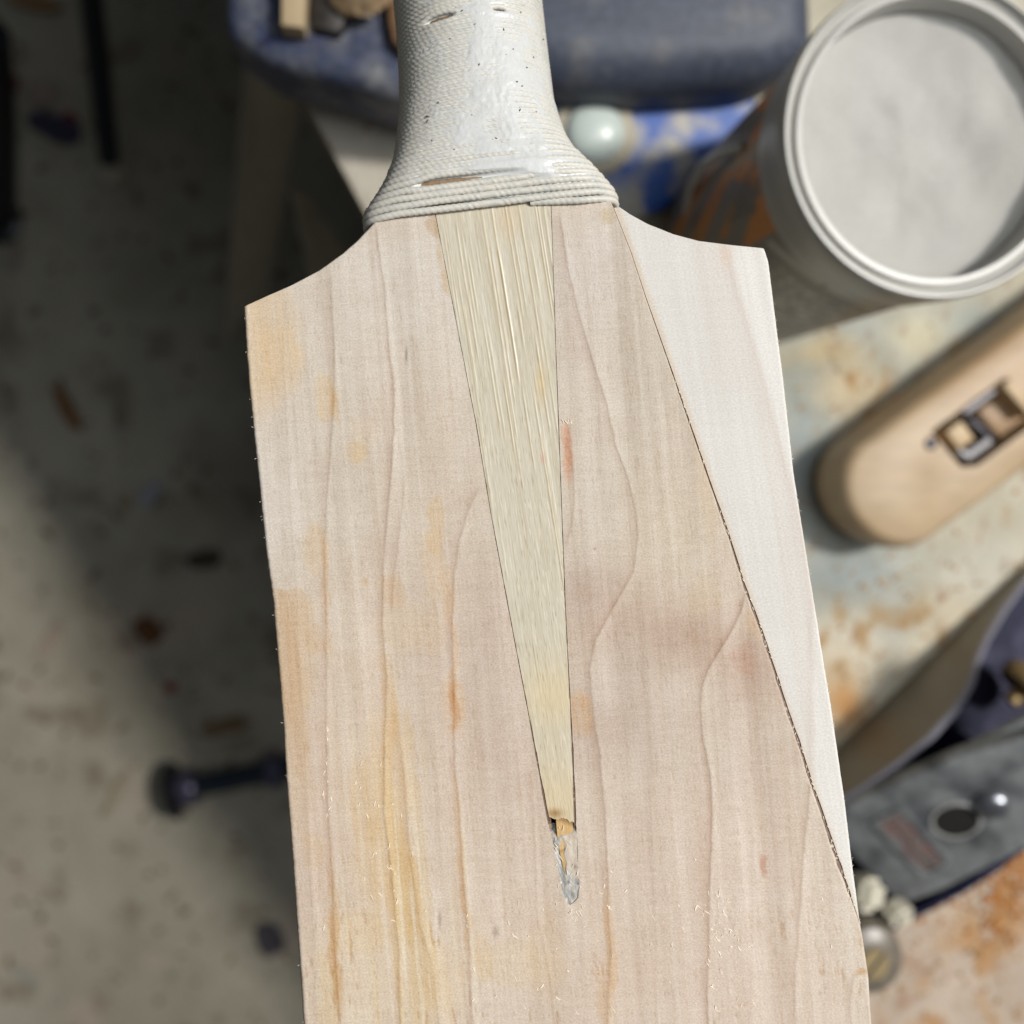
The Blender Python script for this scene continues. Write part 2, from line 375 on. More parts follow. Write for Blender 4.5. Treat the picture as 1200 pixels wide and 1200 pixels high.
def cane(px, py):
    t = px - 0.155 * (py - 600)                                   # canes run parallel to the left flank
    tt = t + 1.6 * fbm(t / 40, py / 90, 80, 3)
    base = np.empty(px.shape + (3,)); base[...] = (201, 192, 172)
    up = 1 - sstep(330, 700, py)
    fine = fbm(tt / 1.5, py / 60, 81, 3); mid_ = fbm(tt / 9, py / 300, 82, 3)
    base = base + (fine * (26 + 6 * up) + mid_ * 16)[..., None] * np.array([.8, .95, 1.15])
    h = fine * 0.00002
    r = np.random.RandomState(12)
    for k in range(64):                                           # vessels cut lengthways: a pale hair line beside a darker one
        t0 = 566 + 128 * r.rand(); a0 = 236 + 330 * r.rand() ** 1.6 - 30; ln = 60 + 190 * r.rand(); w = .55 + .5 * r.rand(); b = .5 + .7 * r.rand()
        if k % 3 == 0: a0 = 560 + 330 * r.rand(); ln = 30 + 70 * r.rand(); b *= .55
        env = sstep(a0 - 8, a0 + 20, py) * (1 - sstep(a0 + ln - 30, a0 + ln, py)) * b
        d = tt - t0
        l1 = np.exp(-(d / w) ** 2) * env; l2 = np.exp(-((d + 1.9) / (w * 1.3)) ** 2) * env
        base = base + (l1 * 34)[..., None] - (l2 * 26)[..., None] * np.array([.8, .95, 1.15]); h = h + (l1 * .5 - l2) * 0.00003
    da = sstep(.20, .30, fbm(tt / 1.6, py / 12, 85, 2)); base = base - (da * 17 * (1 - up * .6))[..., None] * np.array([.8, .95, 1.2])
    db = sstep(.20, .30, fbm(tt / 1.6 + 50, py / 16, 86, 2)); base = base + (db * 15 * (1 - up * .6))[..., None]
    base = mixc(base, (216, 194, 150), np.exp(-((px - 650) / 40) ** 2 - ((py - 815) / 40) ** 2) * .55)
    base = mixc(base, (206, 176, 120), np.exp(-((px - 634) / 6) ** 2 - ((py - 450) / 22) ** 2) * .45)
    base = mixc(base, (210, 178, 136), np.exp(-((px - 595) / 14) ** 2 - ((py - 260) / 20) ** 2) * .3)
    base = mixc(base, (218, 194, 150), sstep(850, 950, py) * .5)
    base = mixc(base, (150, 112, 66), np.exp(-((px - 650) / 9) ** 2 - ((py - 953) / 5) ** 2) * .8)
    base = mixc(base, (214, 150, 140), np.exp(-((px - 636) / 2) ** 2 - ((py - 537) / 5) ** 2) * .6)
    return base, h - da * 0.00002

wood_mat = mat('planed_willow', (0, 0, 0), rough=0.72, spec=0.25, attr='tint', noise=0.12, scale=900, bscale=3300, bump=0.5, bdist=0.00016, stretch=(0.7, 1.0, 1.0))
white_mat = mat('sanded_sapwood', (0, 0, 0), rough=0.75, spec=0.25, attr='tint', noise=0.09, scale=900, bscale=2800, bump=0.4, bdist=0.00014, stretch=(0.7, 1.0, 1.0))
cane_mat = mat('cut_cane', (0, 0, 0), rough=0.6, spec=0.3, attr='tint', noise=0.07, scale=700, bscale=3000, bump=0.3, bdist=0.0001, stretch=(1.0, 0.12, 1.0))
side_mat = wood_mat
ALB = 0.86                     # paint values above are read off the lit photograph; this brings them to real wood albedo

def rows_of(v0, v1, step): return np.linspace(v0, v1, max(2, int(abs(v0 - v1) / step) + 1))
def sheet(vs, ul, ur, nc, paint, round_l=False, round_r=False, r=0.0005, seed=0):
    """one painted sheet between two outlines, rows along the bat"""
    t = np.linspace(0, 1, nc)
    u = ul[:, None] + (ur - ul)[:, None] * t[None, :]
    v = np.repeat(vs[:, None], nc, 1)
    px, py = topx(u, v)
    c, h = paint(px, py)
    z = h.copy() if np.ndim(h) else np.zeros_like(u)
    for flag, edge in ((round_l, ul), (round_r, ur)):
        if flag:
            d = np.clip(np.abs(u - edge[:, None]) / r, 0, 1); z = z - r * (1 - np.sqrt(np.clip(1 - (1 - d) ** 2, 0, 1)))
    return u, v, z, lin(c) * ALB
def wall(us, vs, ztop, depth, colr, step_in=0.0):
    """side wall below an outline: rows of three rings"""
    n = len(us)
    vt = np.concatenate([np.stack([us, vs, ztop], 1), np.stack([us + step_in, vs, ztop - depth * .5], 1), np.stack([us + step_in, vs, np.full(n, -depth)], 1)])
    q = grid_quads(3, n); return vt, q, np.repeat(np.asarray(colr)[None, :], 3 * n, 0) if np.ndim(colr) == 1 else np.concatenate([colr] * 3)
def join(parts):
    V_, Q_, C_ = [], [], []; off = 0
    for v, q, c in parts: V_.append(v); Q_.append(q + off); C_.append(c); off += len(v)
    return np.concatenate(V_), np.concatenate(Q_), np.concatenate(C_)

vs = np.concatenate([rows_of(V_TOP, V_BOT, 1.35 * PX), rows_of(V_BOT, V_EXT, 40 * PX)[1:]])
pyc = topx(at(INS_R, vs), vs)[1]                                    # photograph height of each row, for gap widths
ragg = lambda seed, k=11.0: np.array(fbm(pyc / k, pyc * 0 + seed, seed, 3))
gap_in = (np.interp(pyc, [240, 600, 840, 880, 960, 975, 1040, 1060], [.7, .8, 1.1, 2.0, 2.4, 1.2, 1.5, .5]) * (1 + 1.1 * ragg(91))) * PX
gap_se = (np.interp(pyc, [240, 330, 430, 560, 700, 800, 900, 950, 1050, 1085, 1095], [.05, .25, .9, 1.7, 2.3, 2.9, 3.0, 2.4, 4.4, 2.0, 0]) * (1 + 0.9 * ragg(93, 14))) * PX
ulo = at(L_OUT, vs) + 0.9 * PX * ragg(95, 5)
tip = vof(668, 1060)
cen = at(INS_L, np.minimum(vs * 0 + tip, vs)) * 0 + (at(INS_L, np.full_like(vs, tip)) + at(INS_R, np.full_like(vs, tip))) / 2 + (tip - vs) * 0.06
ila = np.where(vs > tip, at(INS_L, vs) - gap_in * .5 + 1.2 * PX * ragg(97, 5) * (pyc > 962), cen)
ira = np.where(vs > tip, at(INS_R, vs) + gap_in * .5 + 1.4 * PX * ragg(98, 5) * (pyc > 962), cen)
use = at(SEAM, vs) - gap_se * .6
gmask = vs > tip
NL, NR = 205, 195
a = sheet(vs, ulo, ila, NL, willow, round_l=True, r=0.0009); b = sheet(vs, ira, use, NR, willow, round_r=True, r=0.00025)
nrow = len(vs); DEP = 0.021
GA = np.stack([np.concatenate([a[k], b[k]], 1) for k in range(3)], -1).reshape(-1, 3)
GC = np.concatenate([a[3], b[3]], 1).reshape(-1, 3)
nc = NL + NR
Q = grid_quads(nrow, nc)
rr = np.repeat(np.arange(nrow - 1), nc - 1); cc = np.tile(np.arange(nc - 1), nrow - 1)
keep = (cc != NL - 1) | (~gmask[rr] & ~gmask[np.minimum(rr + 1, nrow - 1)])
Q = Q[keep]
grey = lin([205, 184, 165]) * ALB
parts = [(GA, Q, GC)]
parts.append(wall(ulo, vs, a[2][:, 0], DEP, a[3][:, 0])); parts.append(wall(use, vs, b[2][:, -1], DEP, b[3][:, -1]))
ng = int(gmask.sum())
parts.append(wall(ila[:ng], vs[:ng], a[2][:ng, -1], 0.012, a[3][:ng, -1])); parts.append(wall(ira[:ng], vs[:ng], b[2][:ng, 0], 0.012, b[3][:ng, 0]))
bott = np.stack([np.stack([ulo, vs, np.full(nrow, -DEP)], 1), np.stack([(ulo + use) / 2, vs, np.full(nrow, -DEP - .012)], 1), np.stack([use, vs, np.full(nrow, -DEP)], 1)], 1).reshape(-1, 3)
parts.append((bott, grid_quads(nrow, 3), np.repeat(grey[None], 3 * nrow, 0)))
mesh_np('blade', *join(parts)[:2], wood_mat, bat, col=join(parts)[2])

# --- the whiter shoulder piece glued on the right
v_s0, v_s1 = vof(724, 243), vof(1008, 1084)
vw = rows_of(v_s0, v_s1, 1.3 * PX)
wpy = topx(at(SEAM, vw), vw)[1]
wl = at(SEAM, vw) + np.interp(vw, vs[::-1], gap_se[::-1]) * .4; wr = np.maximum(at(R_OUT, vw) + .5 * PX * fbm(wpy / 4, wpy * 0, 99, 3), wl + .3 * PX)
w_ = sheet(vw, wl, wr, 120, whitewood, round_r=True, r=0.0006)
G = np.stack(w_[:3], -1).reshape(-1, 3)
pp = [(G, grid_quads(len(vw), 120), w_[3].reshape(-1, 3)), wall(wl, vw, w_[2][:, 0], DEP, w_[3][:, 0]), wall(wr, vw, w_[2][:, -1], DEP, w_[3][:, -1])]
n_ = len(vw)
pp.append((np.stack([np.stack([wl, vw, np.full(n_, -DEP)], 1), np.stack([wr, vw, np.full(n_, -DEP)], 1)], 1).reshape(-1, 3), grid_quads(n_, 2), np.repeat(w_[3][n_ // 2, 60][None], 2 * n_, 0)))
sp = mesh_np('shoulder_piece', *join(pp)[:2], white_mat, bat, col=join(pp)[2]); sp['label'] = 'whiter wedge of wood glued along the right edge'

# --- the cane splice let into the blade
v_c1 = vof(657, 961)
vc = rows_of(V_TOP, v_c1, 1.5 * PX)
ginc = np.interp(vc, vs[::-1], gap_in[::-1])
cl = at(INS_L, vc) + ginc * .5; cr = at(INS_R, vc) - ginc * .5
c_ = sheet(vc, cl, cr, 230, cane)
vv = c_[1].copy(); vv[-1] += (fbm(c_[0][-1] * 1300, c_[0][-1] * 0, 101) * 7 + np.linspace(4, -3, 230)) * PX
vv[-2] = np.maximum(vv[-2], vv[-1] + PX * .3); vv[-3] = np.maximum(vv[-3], vv[-2] + PX * .3)
vv[-4] = np.maximum(vv[-4], vv[-3] + PX * .3); vv[-5] = np.maximum(vv[-5], vv[-4] + PX * .3); vv[-6] = np.maximum(vv[-6], vv[-5] + PX * .3)
vv[-7] = np.maximum(vv[-7], vv[-6] + PX * .3); vv[-8] = np.maximum(vv[-8], vv[-7] + PX * .3)
G = np.stack([c_[0], vv, c_[2]], -1).reshape(-1, 3)
pp = [(G, grid_quads(len(vc), 230), c_[3].reshape(-1, 3)), wall(cl, vc, c_[2][:, 0], 0.011, c_[3][:, 0]), wall(cr, vc, c_[2][:, -1], 0.011, c_[3][:, -1]),
      (np.concatenate([np.stack([c_[0][-1], vv[-1], c_[2][-1]], 1), np.stack([c_[0][-1], vv[-1], c_[2][-1] - .004], 1)]), grid_quads(2, 230), np.concatenate([c_[3][-1]] * 2) * .6)]
cs = mesh_np('cane_splice', *join(pp)[:2], cane_mat, bat, col=join(pp)[2]); cs['label'] = 'striped cane wedge running down into the blade'

# --- glue in the joints, a little below the surface
def seam_strip(vss, ul, ur, z, seed, c1, c2):
    n = len(vss); f = fbm(np.arange(n) / 2.2, np.zeros(n), seed, 3)
    pts = np.stack([np.stack([ul, vss, z + f * .00009], 1), np.stack([ur, vss, z + f * .00009], 1)], 1).reshape(-1, 3)
    col = np.repeat(mixc(np.repeat(lin(c1)[None], n, 0), lin(c2), sstep(.20, .34, f)), 2, 0)
    return pts, grid_quads(n, 2), col
glue_mat = mat('old_glue', (0, 0, 0), rough=0.5, attr='tint', noise=0.1, scale=900)
k = pyc < 968
g1 = seam_strip(vs[k], ila[k] - PX, at(INS_L, vs[k]) + gap_in[k], -0.00020, 111, (104, 80, 60), (160, 136, 106))
g2 = seam_strip(vs[k], at(INS_R, vs[k]) - gap_in[k], ira[k] + PX, -0.00020, 113, (104, 80, 62), (160, 132, 108))
k = (vs > v_s1 - 4 * PX)
g3 = seam_strip(vs[k], use[k] - PX, at(SEAM, vs[k]) + gap_se[k], -0.00026, 115, (112, 86, 70), (206, 190, 172))
J = join([g1, g2, g3]); mesh_np('glue_line', *J[:2], glue_mat, bat, col=J[2])

# --- broken tan plug and dried filler at the tip of the splice
vp = rows_of(vof(656, 948), vof(664, 1024), 1.2 * PX)
pl = at(INS_L, vp) + PX * 2.2 + np.interp(vp, [vp[-1], vp[len(vp) // 2], vp[0]], [3, 3.0, 8.0]) * PX; pr = at(INS_R, vp) - PX * np.interp(vp, [vp[-1], vp[len(vp) // 2], vp[0]], [13, 4.5, 1.5])
pr = np.maximum(pr, pl + PX)
def plugpaint(px, py):
    base = np.empty(px.shape + (3,)); base[...] = (208, 172, 118)
    base = base + (fbm((px - .1 * py) / 3, py / 30, 121) * 34)[..., None]
    base = mixc(base, (140, 104, 62), np.exp(-((py - 957 - (px - 650) * .35) / 4) ** 2) * .75)
    base = mixc(base, (150, 110, 64), np.exp(-((py - 997 + 0.3 * (px - 660)) / 1.6) ** 2) * .6)
    base = mixc(base, (176, 146, 96), sstep(995, 1015, py) * .7)
    return base, fbm(px / 5, py / 12, 122) * 0.00012 - 0.00022 - np.exp(-((py - 997 + 0.3 * (px - 660)) / 1.6) ** 2) * .0001
p_ = sheet(vp, pl, pr, 22, plugpaint)
pp = [(np.stack(p_[:3], -1).reshape(-1, 3), grid_quads(len(vp), 22), p_[3].reshape(-1, 3)), wall(pl, vp, p_[2][:, 0], .004, p_[3][:, 0] * .6), wall(pr, vp, p_[2][:, -1], .004, p_[3][:, -1] * .6)]
pg = mesh_np('splice_plug', *join(pp)[:2], cane_mat, bat, col=join(pp)[2]); pg['label'] = 'broken tan end of the cane wedge'
vf = rows_of(vof(650, 966), vof(668, 1061.5), 0.7 * PX)
fpy = topx(at(INS_L, vf), vf)[1]
fl = at(INS_L, vf) - 2.5 * PX; fr = np.maximum(at(INS_R, vf) + 2.5 * PX, fl + PX)
def fillpaint(px, py):
    base = np.empty(px.shape + (3,)); base[...] = (170, 168, 164)
    n1 = fbm(px / 9, py / 13, 131); n2 = fbm(px / 6, py / 11, 133)
    base = base + (n1 * 50)[..., None]
    base = mixc(base, (96, 92, 92), sstep(.10, .24, n2) * .8)
    base = mixc(base, (205, 194, 176), sstep(.05, .2, fbm(px / 4, py / 5, 135)))
    base = mixc(base, (120, 78, 70), np.exp(-((px - 674) / 2.5) ** 2 - ((py - 1016) / 4) ** 2) * .8)
    wd = sstep(0, 3, px - (657 + (py - 985) * .10) + n2 * 10) * (1 - sstep(1016, 1034, py + n1 * 30)); base = mixc(base, (203, 188, 170), wd * .9)
    h = (n1 * 0.0006 + n2 * .0004) * (1 - .6 * wd) + wd * .00016 - 0.00028 + sstep(1005, 1030, py) * .00018
    h = h - (1 - sstep(972, 984, py + (px - 650) * .3)) * .0012
    return base, h
f_ = sheet(vf, fl, fr, 44, fillpaint)
G = np.stack(f_[:3], -1).reshape(-1, 3)
fill_mat = mat('dried_filler', (0, 0, 0), rough=0.42, spec=0.4, attr='tint', noise=0.08, scale=900)
fo = mesh_np('glue_filler', G, grid_quads(len(vf), 44), fill_mat, bat, col=f_[3].reshape(-1, 3)); fo['label'] = 'whitish grey dried filler below the cane tip'

# --- loose fibres on the face and along the sawn edges
bm = bmesh.new(); rng = random.Random(5)
def fibre(px, py, ln, ang, lift, w):
    u0, v0 = loc(px, py); d = Vector((math.cos(ang), math.sin(ang), 0)); pts = []; bend = rng.uniform(-1.4, 1.4)
    p = Vector((float(u0), float(v0), 0.00003)); n = 5
    for i in range(n):
        pts.append(p.copy()); aa = ang + bend * i / n
        p = p + Vector((math.cos(aa) * ln / n, math.sin(aa) * ln / n, lift * math.sin(math.pi * (i + 1) / n) * .5))
    tube(pts, [w * (1 - .7 * abs(i / (n - 1) - .4)) for i in range(n)], 4, bm)
for _ in range(130):
    z = rng.random()
    if z < .30: x, y = rng.gauss(845, 16), rng.uniform(1040, 1185)
    elif z < .48: x, y = rng.gauss(450, 16), rng.uniform(880, 1080)
    elif z < .56: x, y = rng.gauss(382, 5), rng.uniform(850, 960)
    elif z < .72: x, y = rng.uniform(540, 690), rng.uniform(1060, 1195)
    elif z < .80: x, y = rng.gauss(712, 8), rng.uniform(1020, 1190)
    elif z < .90: x, y = rng.gauss(795, 22), rng.uniform(1060, 1120)
    else: x, y = rng.uniform(360, 1000), rng.uniform(980, 1190)
    fibre(x, y, rng.uniform(3, 9) * PX, rng.uniform(-2.4, -.6) + (math.pi if rng.random() < .4 else 0), rng.uniform(.1, .5) * PX, rng.uniform(.3, .65) * PX)
for _ in range(18):
    vq = rng.uniform(V_BOT, vof(286, 365)); uq = float(at(L_OUT, vq)); x, y = topx(np.array(uq), np.array(vq))
    fibre(float(x) + 1, float(y), rng.uniform(1.2, 3.6) * PX, math.pi + rng.uniform(-1.5, 1.5), .3 * PX, rng.uniform(.15, .3) * PX)
for _ in range(34):
    vq = rng.uniform(v_s1, vof(900, 296)); uq = float(at(R_OUT, vq)); x, y = topx(np.array(uq), np.array(vq))
    fibre(float(x) - 1, float(y), rng.uniform(1.2, 3.6) * PX, rng.uniform(-1.3, 1.3), .3 * PX, rng.uniform(.15, .3) * PX)
for _ in range(60):
    vq = rng.uniform(v_s1, vof(790, 440)); uq = float(at(SEAM, vq)); x, y = topx(np.array(uq), np.array(vq))
    fibre(float(x), float(y), rng.uniform(2, 5) * PX, rng.uniform(-2.2, -.6), .2 * PX, rng.uniform(.25, .5) * PX)
for _ in range(26):
    fibre(rng.uniform(646, 682), rng.uniform(966, 1075), rng.uniform(3, 10) * PX, rng.uniform(-2.2, -.6), .6 * PX, rng.uniform(.25, .5) * PX)
for _ in range(6):
    fibre(rng.uniform(659, 671), 497, rng.uniform(5, 8) * PX, math.pi / 2 + rng.uniform(-.7, .7), .8 * PX, .35 * PX)
fb = obj('loose_fibres', bm, mat('torn_fibre', rgb(246, 236, 216), rough=.7), bat); fb['kind'] = 'stuff'

# --- the handle: cane core, twine bound round it turn by turn, glue smeared over the turns
HL = [(430, 266), (441, 248), (452, 228), (462, 195), (466, 165), (468.5, 130), (467.5, 90), (465, 45), (461, 0), (457, -60), (452, -130), (440, -320)]
HR = [(720, 240), (706, 221), (690, 203), (676, 188), (665, 170), (657, 148), (649, 120), (645, 85), (640, 45), (635, 0), (630, -60), (625, -130), (612, -320)]
hl = poly(HL, -0.0095); hr = poly(HR, -0.0095)
V_H0 = vof(577, 250); V_H1 = vof(545, -240)
hv = lambda py: vof(577 - (250 - py) * .1, py)
KV = [hv(262), hv(245), hv(228), hv(205), hv(175), hv(130), hv(80), hv(-300)]
def sect(v):
    z_ = lambda a: np.interp(v, KV, a)
    return (at(hl, v), at(hr, v), z_([.0112, .0115, .0120, .0128, .0136, .0144, .0147, .0150]), z_([-.0113, -.0112, -.0108, -.0104, -.0102, -.0102, -.0103, -.0108]), z_([9, 7, 5, 3.6, 2.9, 2.4, 2.15, 2.05]))
def hsurf(v, ph, off=0.0):
    ul, ur, h, zc, n = sect(v)
    c = (ul + ur) / 2; a_ = (ur - ul) / 2 - 0.0011
    cs_, sn = np.cos(ph), np.sin(ph)
    e = 2 / n
    x = np.sign(cs_) * np.abs(cs_) ** e; y = np.sign(sn) * np.abs(sn) ** e
    gx = np.sign(cs_) * np.abs(cs_) ** (2 - e) / a_; gy = np.sign(sn) * np.abs(sn) ** (2 - e) / h
    gl = np.sqrt(gx * gx + gy * gy)
    return np.stack([c + a_ * x + off * gx / gl, v + 0 * x, zc + h * y + off * gy / gl], -1), np.stack([gx / gl, 0 * gx, gy / gl], -1)
# even spacing of the angle round a squarish section
def phi_even(v, n):
    p = np.linspace(0, 2 * np.pi, 2001); q, _ = hsurf(np.full_like(p, v), p)
    d = np.concatenate([[0], np.cumsum(np.linalg.norm(np.diff(q, axis=0), axis=1))])
    return np.interp(np.linspace(0, d[-1], n + 1), d, p), d[-1]
core_v = np.linspace(V_H0 + 15 * PX, V_H1, 60); nph = 96
pts = np.stack([hsurf(np.full(nph, v), phi_even(v, nph)[0][:-1], -0.0001)[0] for v in core_v])
mesh_np('handle_core', pts.reshape(-1, 3), grid_quads(60, nph, closed=True), mat('core_cane', rgb(128, 104, 78), rough=.6, noise=.2, scale=300, stretch=(1, .1, 1)), bat)
# pitch of the turns: thick at the neck, finer above
SP, RT, VT, PH = [], [], [], []
v = V_H0 + 2.2 * PX; turn = 0; PPT = 380
centers = []
pitches = []
while v < V_H1 - .002:
    pt = (8.6 if turn < 7 else 7.6 if turn < 9 else 6.7) * PX
    centers.append(v); pitches.append(pt); v += pt; turn += 1
centers = np.array(centers + [v]); pitches = np.array(pitches + [pitches[-1]])
NT = len(centers) - 1
GAPS = [(211, 1.72, .26, 3.4), (29, 1.95, .22, 3.6), (27, 1.20, .10, 2.6), (8, 1.9, .25, 2.0), (10, 1.15, .22, 2.2), (62, 2.3, .2, 1.2), (135, 1.1, .3, .9)]   # turns that stand apart: (height, angle, half width, px)
ph_all, v_all, r_all, s_all = [], [], [], []
start = 1.26
for t in range(NT):
    pe, per = phi_even(centers[t], PPT)
    f = np.arange(PPT) / PPT
    ang = np.interp((0.19 - f) % 1.0, np.linspace(0, 1, PPT + 1), pe)       # begin on the face, right of its middle
    ph_all.append(ang); v_all.append(centers[t] + (centers[t + 1] - centers[t]) * f); r_all.append(np.full(PPT, pitches[t] * .53)); s_all.append(per * (t + f))
ph_ = np.concatenate(ph_all); vv_ = np.concatenate(v_all); rr_ = np.concatenate(r_all); ss_ = np.cumsum(np.full(len(ph_), 0.00025))
tid = np.repeat(np.arange(NT), PPT); tco = tid + np.tile(np.arange(PPT) / PPT, NT); pc_, ps_ = np.cos(ph_), np.sin(ph_)
vv_ = vv_ + (fbm(pc_ * 3.1 + 9, tco * 1.0, 141, 2) * 1.5 + fbm(pc_ * 1.3 + 5, tco * .25, 144, 2) * 1.4) * PX
vorig = vv_.copy()
for gy_, ga, gw, amt in GAPS:
    v0 = hv(gy_); w = np.exp(-((ph_ - ga) / gw) ** 4); d = vorig - v0
    vv_ = vv_ + np.where(d >= 0, 1, -1) * w * amt * PX * np.exp(-(np.abs(d) / (14 * PX)) ** 2)
off = rr_ * (0.98 + .12 * fbm(pc_ * 4 + 7, tco * 1.7, 142, 2))
ctr, nrm = hsurf(vv_, ph_, 0.0); ctr = ctr + nrm * off[:, None]
# tuck the first end under the second turn
endf = np.clip(np.arange(len(ph_)) / 26.0, 0, 1); ctr[:, 1] += (1 - endf) * 5.0 * PX; ctr -= nrm * ((1 - endf) * rr_ * .9)[:, None]
tan = np.gradient(ctr, axis=0); tan /= np.linalg.norm(tan, axis=1)[:, None]
bi = np.cross(tan, nrm); bi /= np.linalg.norm(bi, axis=1)[:, None]; nr2 = np.cross(bi, tan)
arc = np.concatenate([[0], np.cumsum(np.linalg.norm(np.diff(ctr, axis=0), axis=1))])
K = 9
th = 2 * np.pi * np.arange(K) / K
lobe = 1 + 0.085 * np.cos(2 * (th[None, :] - 2 * np.pi * arc[:, None] / (15 * PX)) )
R_ = rr_[:, None] * 0.94 * lobe
ring = ctr[:, None, :] + nr2[:, None, :] * (np.cos(th)[None, :] * R_)[..., None] + bi[:, None, :] * (np.sin(th)[None, :] * R_)[..., None]
twine_mat = mat('waxed_twine', rgb(199, 195, 185), rough=0.48, spec=0.4, noise=0.08, scale=400, bscale=2500, bump=.3, bdist=.0001, col2=rgb(184, 183, 177), lo=.45, hi=.75)
tw = mesh_np('twine_binding', ring.reshape(-1, 3), grid_quads(len(ctr), K, closed=True), twine_mat, bat); tw['label'] = 'white twine wound turn by turn round the handle'
# glue
gv = np.linspace(hv(236), hv(-60), 330); gph = np.linspace(math.radians(8), math.radians(172), 300)
gp, gvv = np.meshgrid(gph, gv)
gpx, gpy = topx(*[hsurf(gvv, gp)[0][..., k] for k in (0, 1)], 0.0)
rloc = np.interp(gvv, centers, pitches * .53)
cov = 1.50 + .45 * np.exp(-((gpx - 585) / 62) ** 2) * sstep(222, 205, gpy) - .15 * sstep(560, 480, gpx) - .25 * sstep(90, -20, gpy) - .65 * sstep(206, 224, gpy)
cov = cov + fbm(gp * 6, gpy / 26, 151, 3) * .8 + fbm(gp * 26, gpy / 6, 153, 2) * .25
cov = cov + .9 * np.exp(-((gpx - 578) / 62) ** 2 - ((gpy - (207 - (gpx - 578) * .16)) / 5) ** 2) + .7 * np.exp(-((gpx - 612) / 40) ** 2 - ((gpy - 208) / 4.5) ** 2)
cov = cov + .6 * np.exp(-((gpx - 490) / 10) ** 2 - ((gpy - 216) / 8) ** 2) + .55 * np.exp(-((gpx - 575) / 34) ** 2 - ((gpy - 28) / 4) ** 2) + .9 * np.exp(-((gpx - 571) / 6) ** 2 - ((gpy - 180) / 5) ** 2)
for gy_, ga, gw, amt in GAPS[:3]:
    cov = cov - 3.0 * np.exp(-((gp - ga) / (gw * .85)) ** 4) * np.exp(-((gvv - hv(gy_)) / (3.2 * PX)) ** 2)
cov = np.clip(cov, -.2, 2.15)
gpt, gn = hsurf(gvv, gp, 0.0); gpt = gpt + gn * (cov * rloc)[..., None]
glm, gnt, gb = new_mat('white_glue')
gb.inputs['Base Color'].default_value = (*rgb(197, 198, 196), 1); gb.inputs['Roughness'].default_value = .42
gb.inputs['Coat Weight'].default_value = .15; gb.inputs['Coat Roughness'].default_value = .15
n1 = gnt.nodes.new('ShaderNodeTexNoise'); n1.inputs['Scale'].default_value = 900; n1.inputs['Detail'].default_value = 4
t1 = gnt.nodes.new('ShaderNodeTexCoord'); b1 = gnt.nodes.new('ShaderNodeBump'); b1.inputs['Strength'].default_value = .3; b1.inputs['Distance'].default_value = .00035
gnt.links.new(t1.outputs['Object'], n1.inputs['Vector']); gnt.links.new(n1.outputs['Fac'], b1.inputs['Height']); gnt.links.new(b1.outputs[0], gb.inputs['Normal'])
gc = mesh_np('glue_coat', gpt.reshape(-1, 3), grid_quads(330, 300), glm, bat); gc['label'] = 'semi-gloss white glue smeared over the twine'
# dark grit stuck in the glue
bm = bmesh.new()
for x, y in [(563, 92), (594, 81), (618, 92), (626, 76), (503, 140), (554, 147), (506, 168), (532, 182), (579, 176), (590, 180), (583, 175), (630, 145), (611, 145), (613, 116), (558, 46), (592, 15), (529, 58), (483, 100), (670, 203), (541, 230), (611, 27), (543, 29)] + [(rng.uniform(480, 640), rng.uniform(0, 190)) for _ in range(10)]:
    vq = hv(y) ; ul, ur, h, zc, n = sect(vq)
    frac = np.clip((loc(x, y)[0] - (ul + ur) / 2) / ((ur - ul) / 2), -.93, .93); ang = math.acos(np.sign(frac) * abs(frac) ** (n / 2))
    q, nn = hsurf(np.array(vq), np.array(ang), 0.00120)
    r = rng.uniform(.5, 1.5) * PX
    bmesh.ops.create_icosphere(bm, subdivisions=1, radius=r, matrix=Matrix.Translation(Vector(q.tolist())) @ Matrix.Rotation(rng.uniform(0, 3), 4, 'Z') @ Matrix.Diagonal((rng.uniform(.8, 2.0), .7, .6, 1)))
gr = obj('grit', bm, mat('dark_grit', rgb(86, 74, 64), rough=.8, noise=.5, scale=900), bat); gr['kind'] = 'stuff'

# ------------------------------------------------------------------ floor
def floorpaint(x, y):
    base = np.empty(x.shape + (3,)); base[...] = (168, 162, 146)
    base = base + (fbm(x * 9, y * 9, 201) * 34 + fbm(x * 3, y * 3, 202) * 30 + fbm(x * 40, y * 40, 203) * 16)[..., None]
    base = mixc(base, (118, 108, 92), sstep(.02, .3, fbm(x * 5, y * 5, 204)) * .5)
    base = mixc(base, (176, 162, 146), sstep(.08, .22, fbm(x * 14 + 5, y * 14, 206)) * .6)
    base = mixc(base, (92, 78, 62), sstep(.17, .27, fbm(x * 22, y * 22, 207, 3)) * .35)
    return base
fx = np.arange(-1.5, 1.5, .008); X, Y = np.meshgrid(fx, fx)
pts = np.stack([X, Y, fbm(X * 12, Y * 12, 205) * .003], -1).reshape(-1, 3)
pts = np.concatenate([pts, [[-9, -9, -.01], [9, -9, -.01], [9, 9, -.01], [-9, 9, -.01]]])
q = grid_quads(len(fx), len(fx))[:, ::-1]; nb = len(pts) - 4
fc = lin(floorpaint(X, Y)).reshape(-1, 3) * 1.0; fc = np.concatenate([fc, np.repeat(fc.mean(0)[None], 4, 0)])
fl_ = mesh_np('floor', pts, np.concatenate([q, [[nb, nb + 1, nb + 2, nb + 3]]]), mat('dusty_concrete', (0, 0, 0), rough=.9, spec=.2, attr='tint', noise=.12, scale=80, bscale=160, bump=.4, bdist=.002), col=fc)
fl_['kind'] = 'structure'

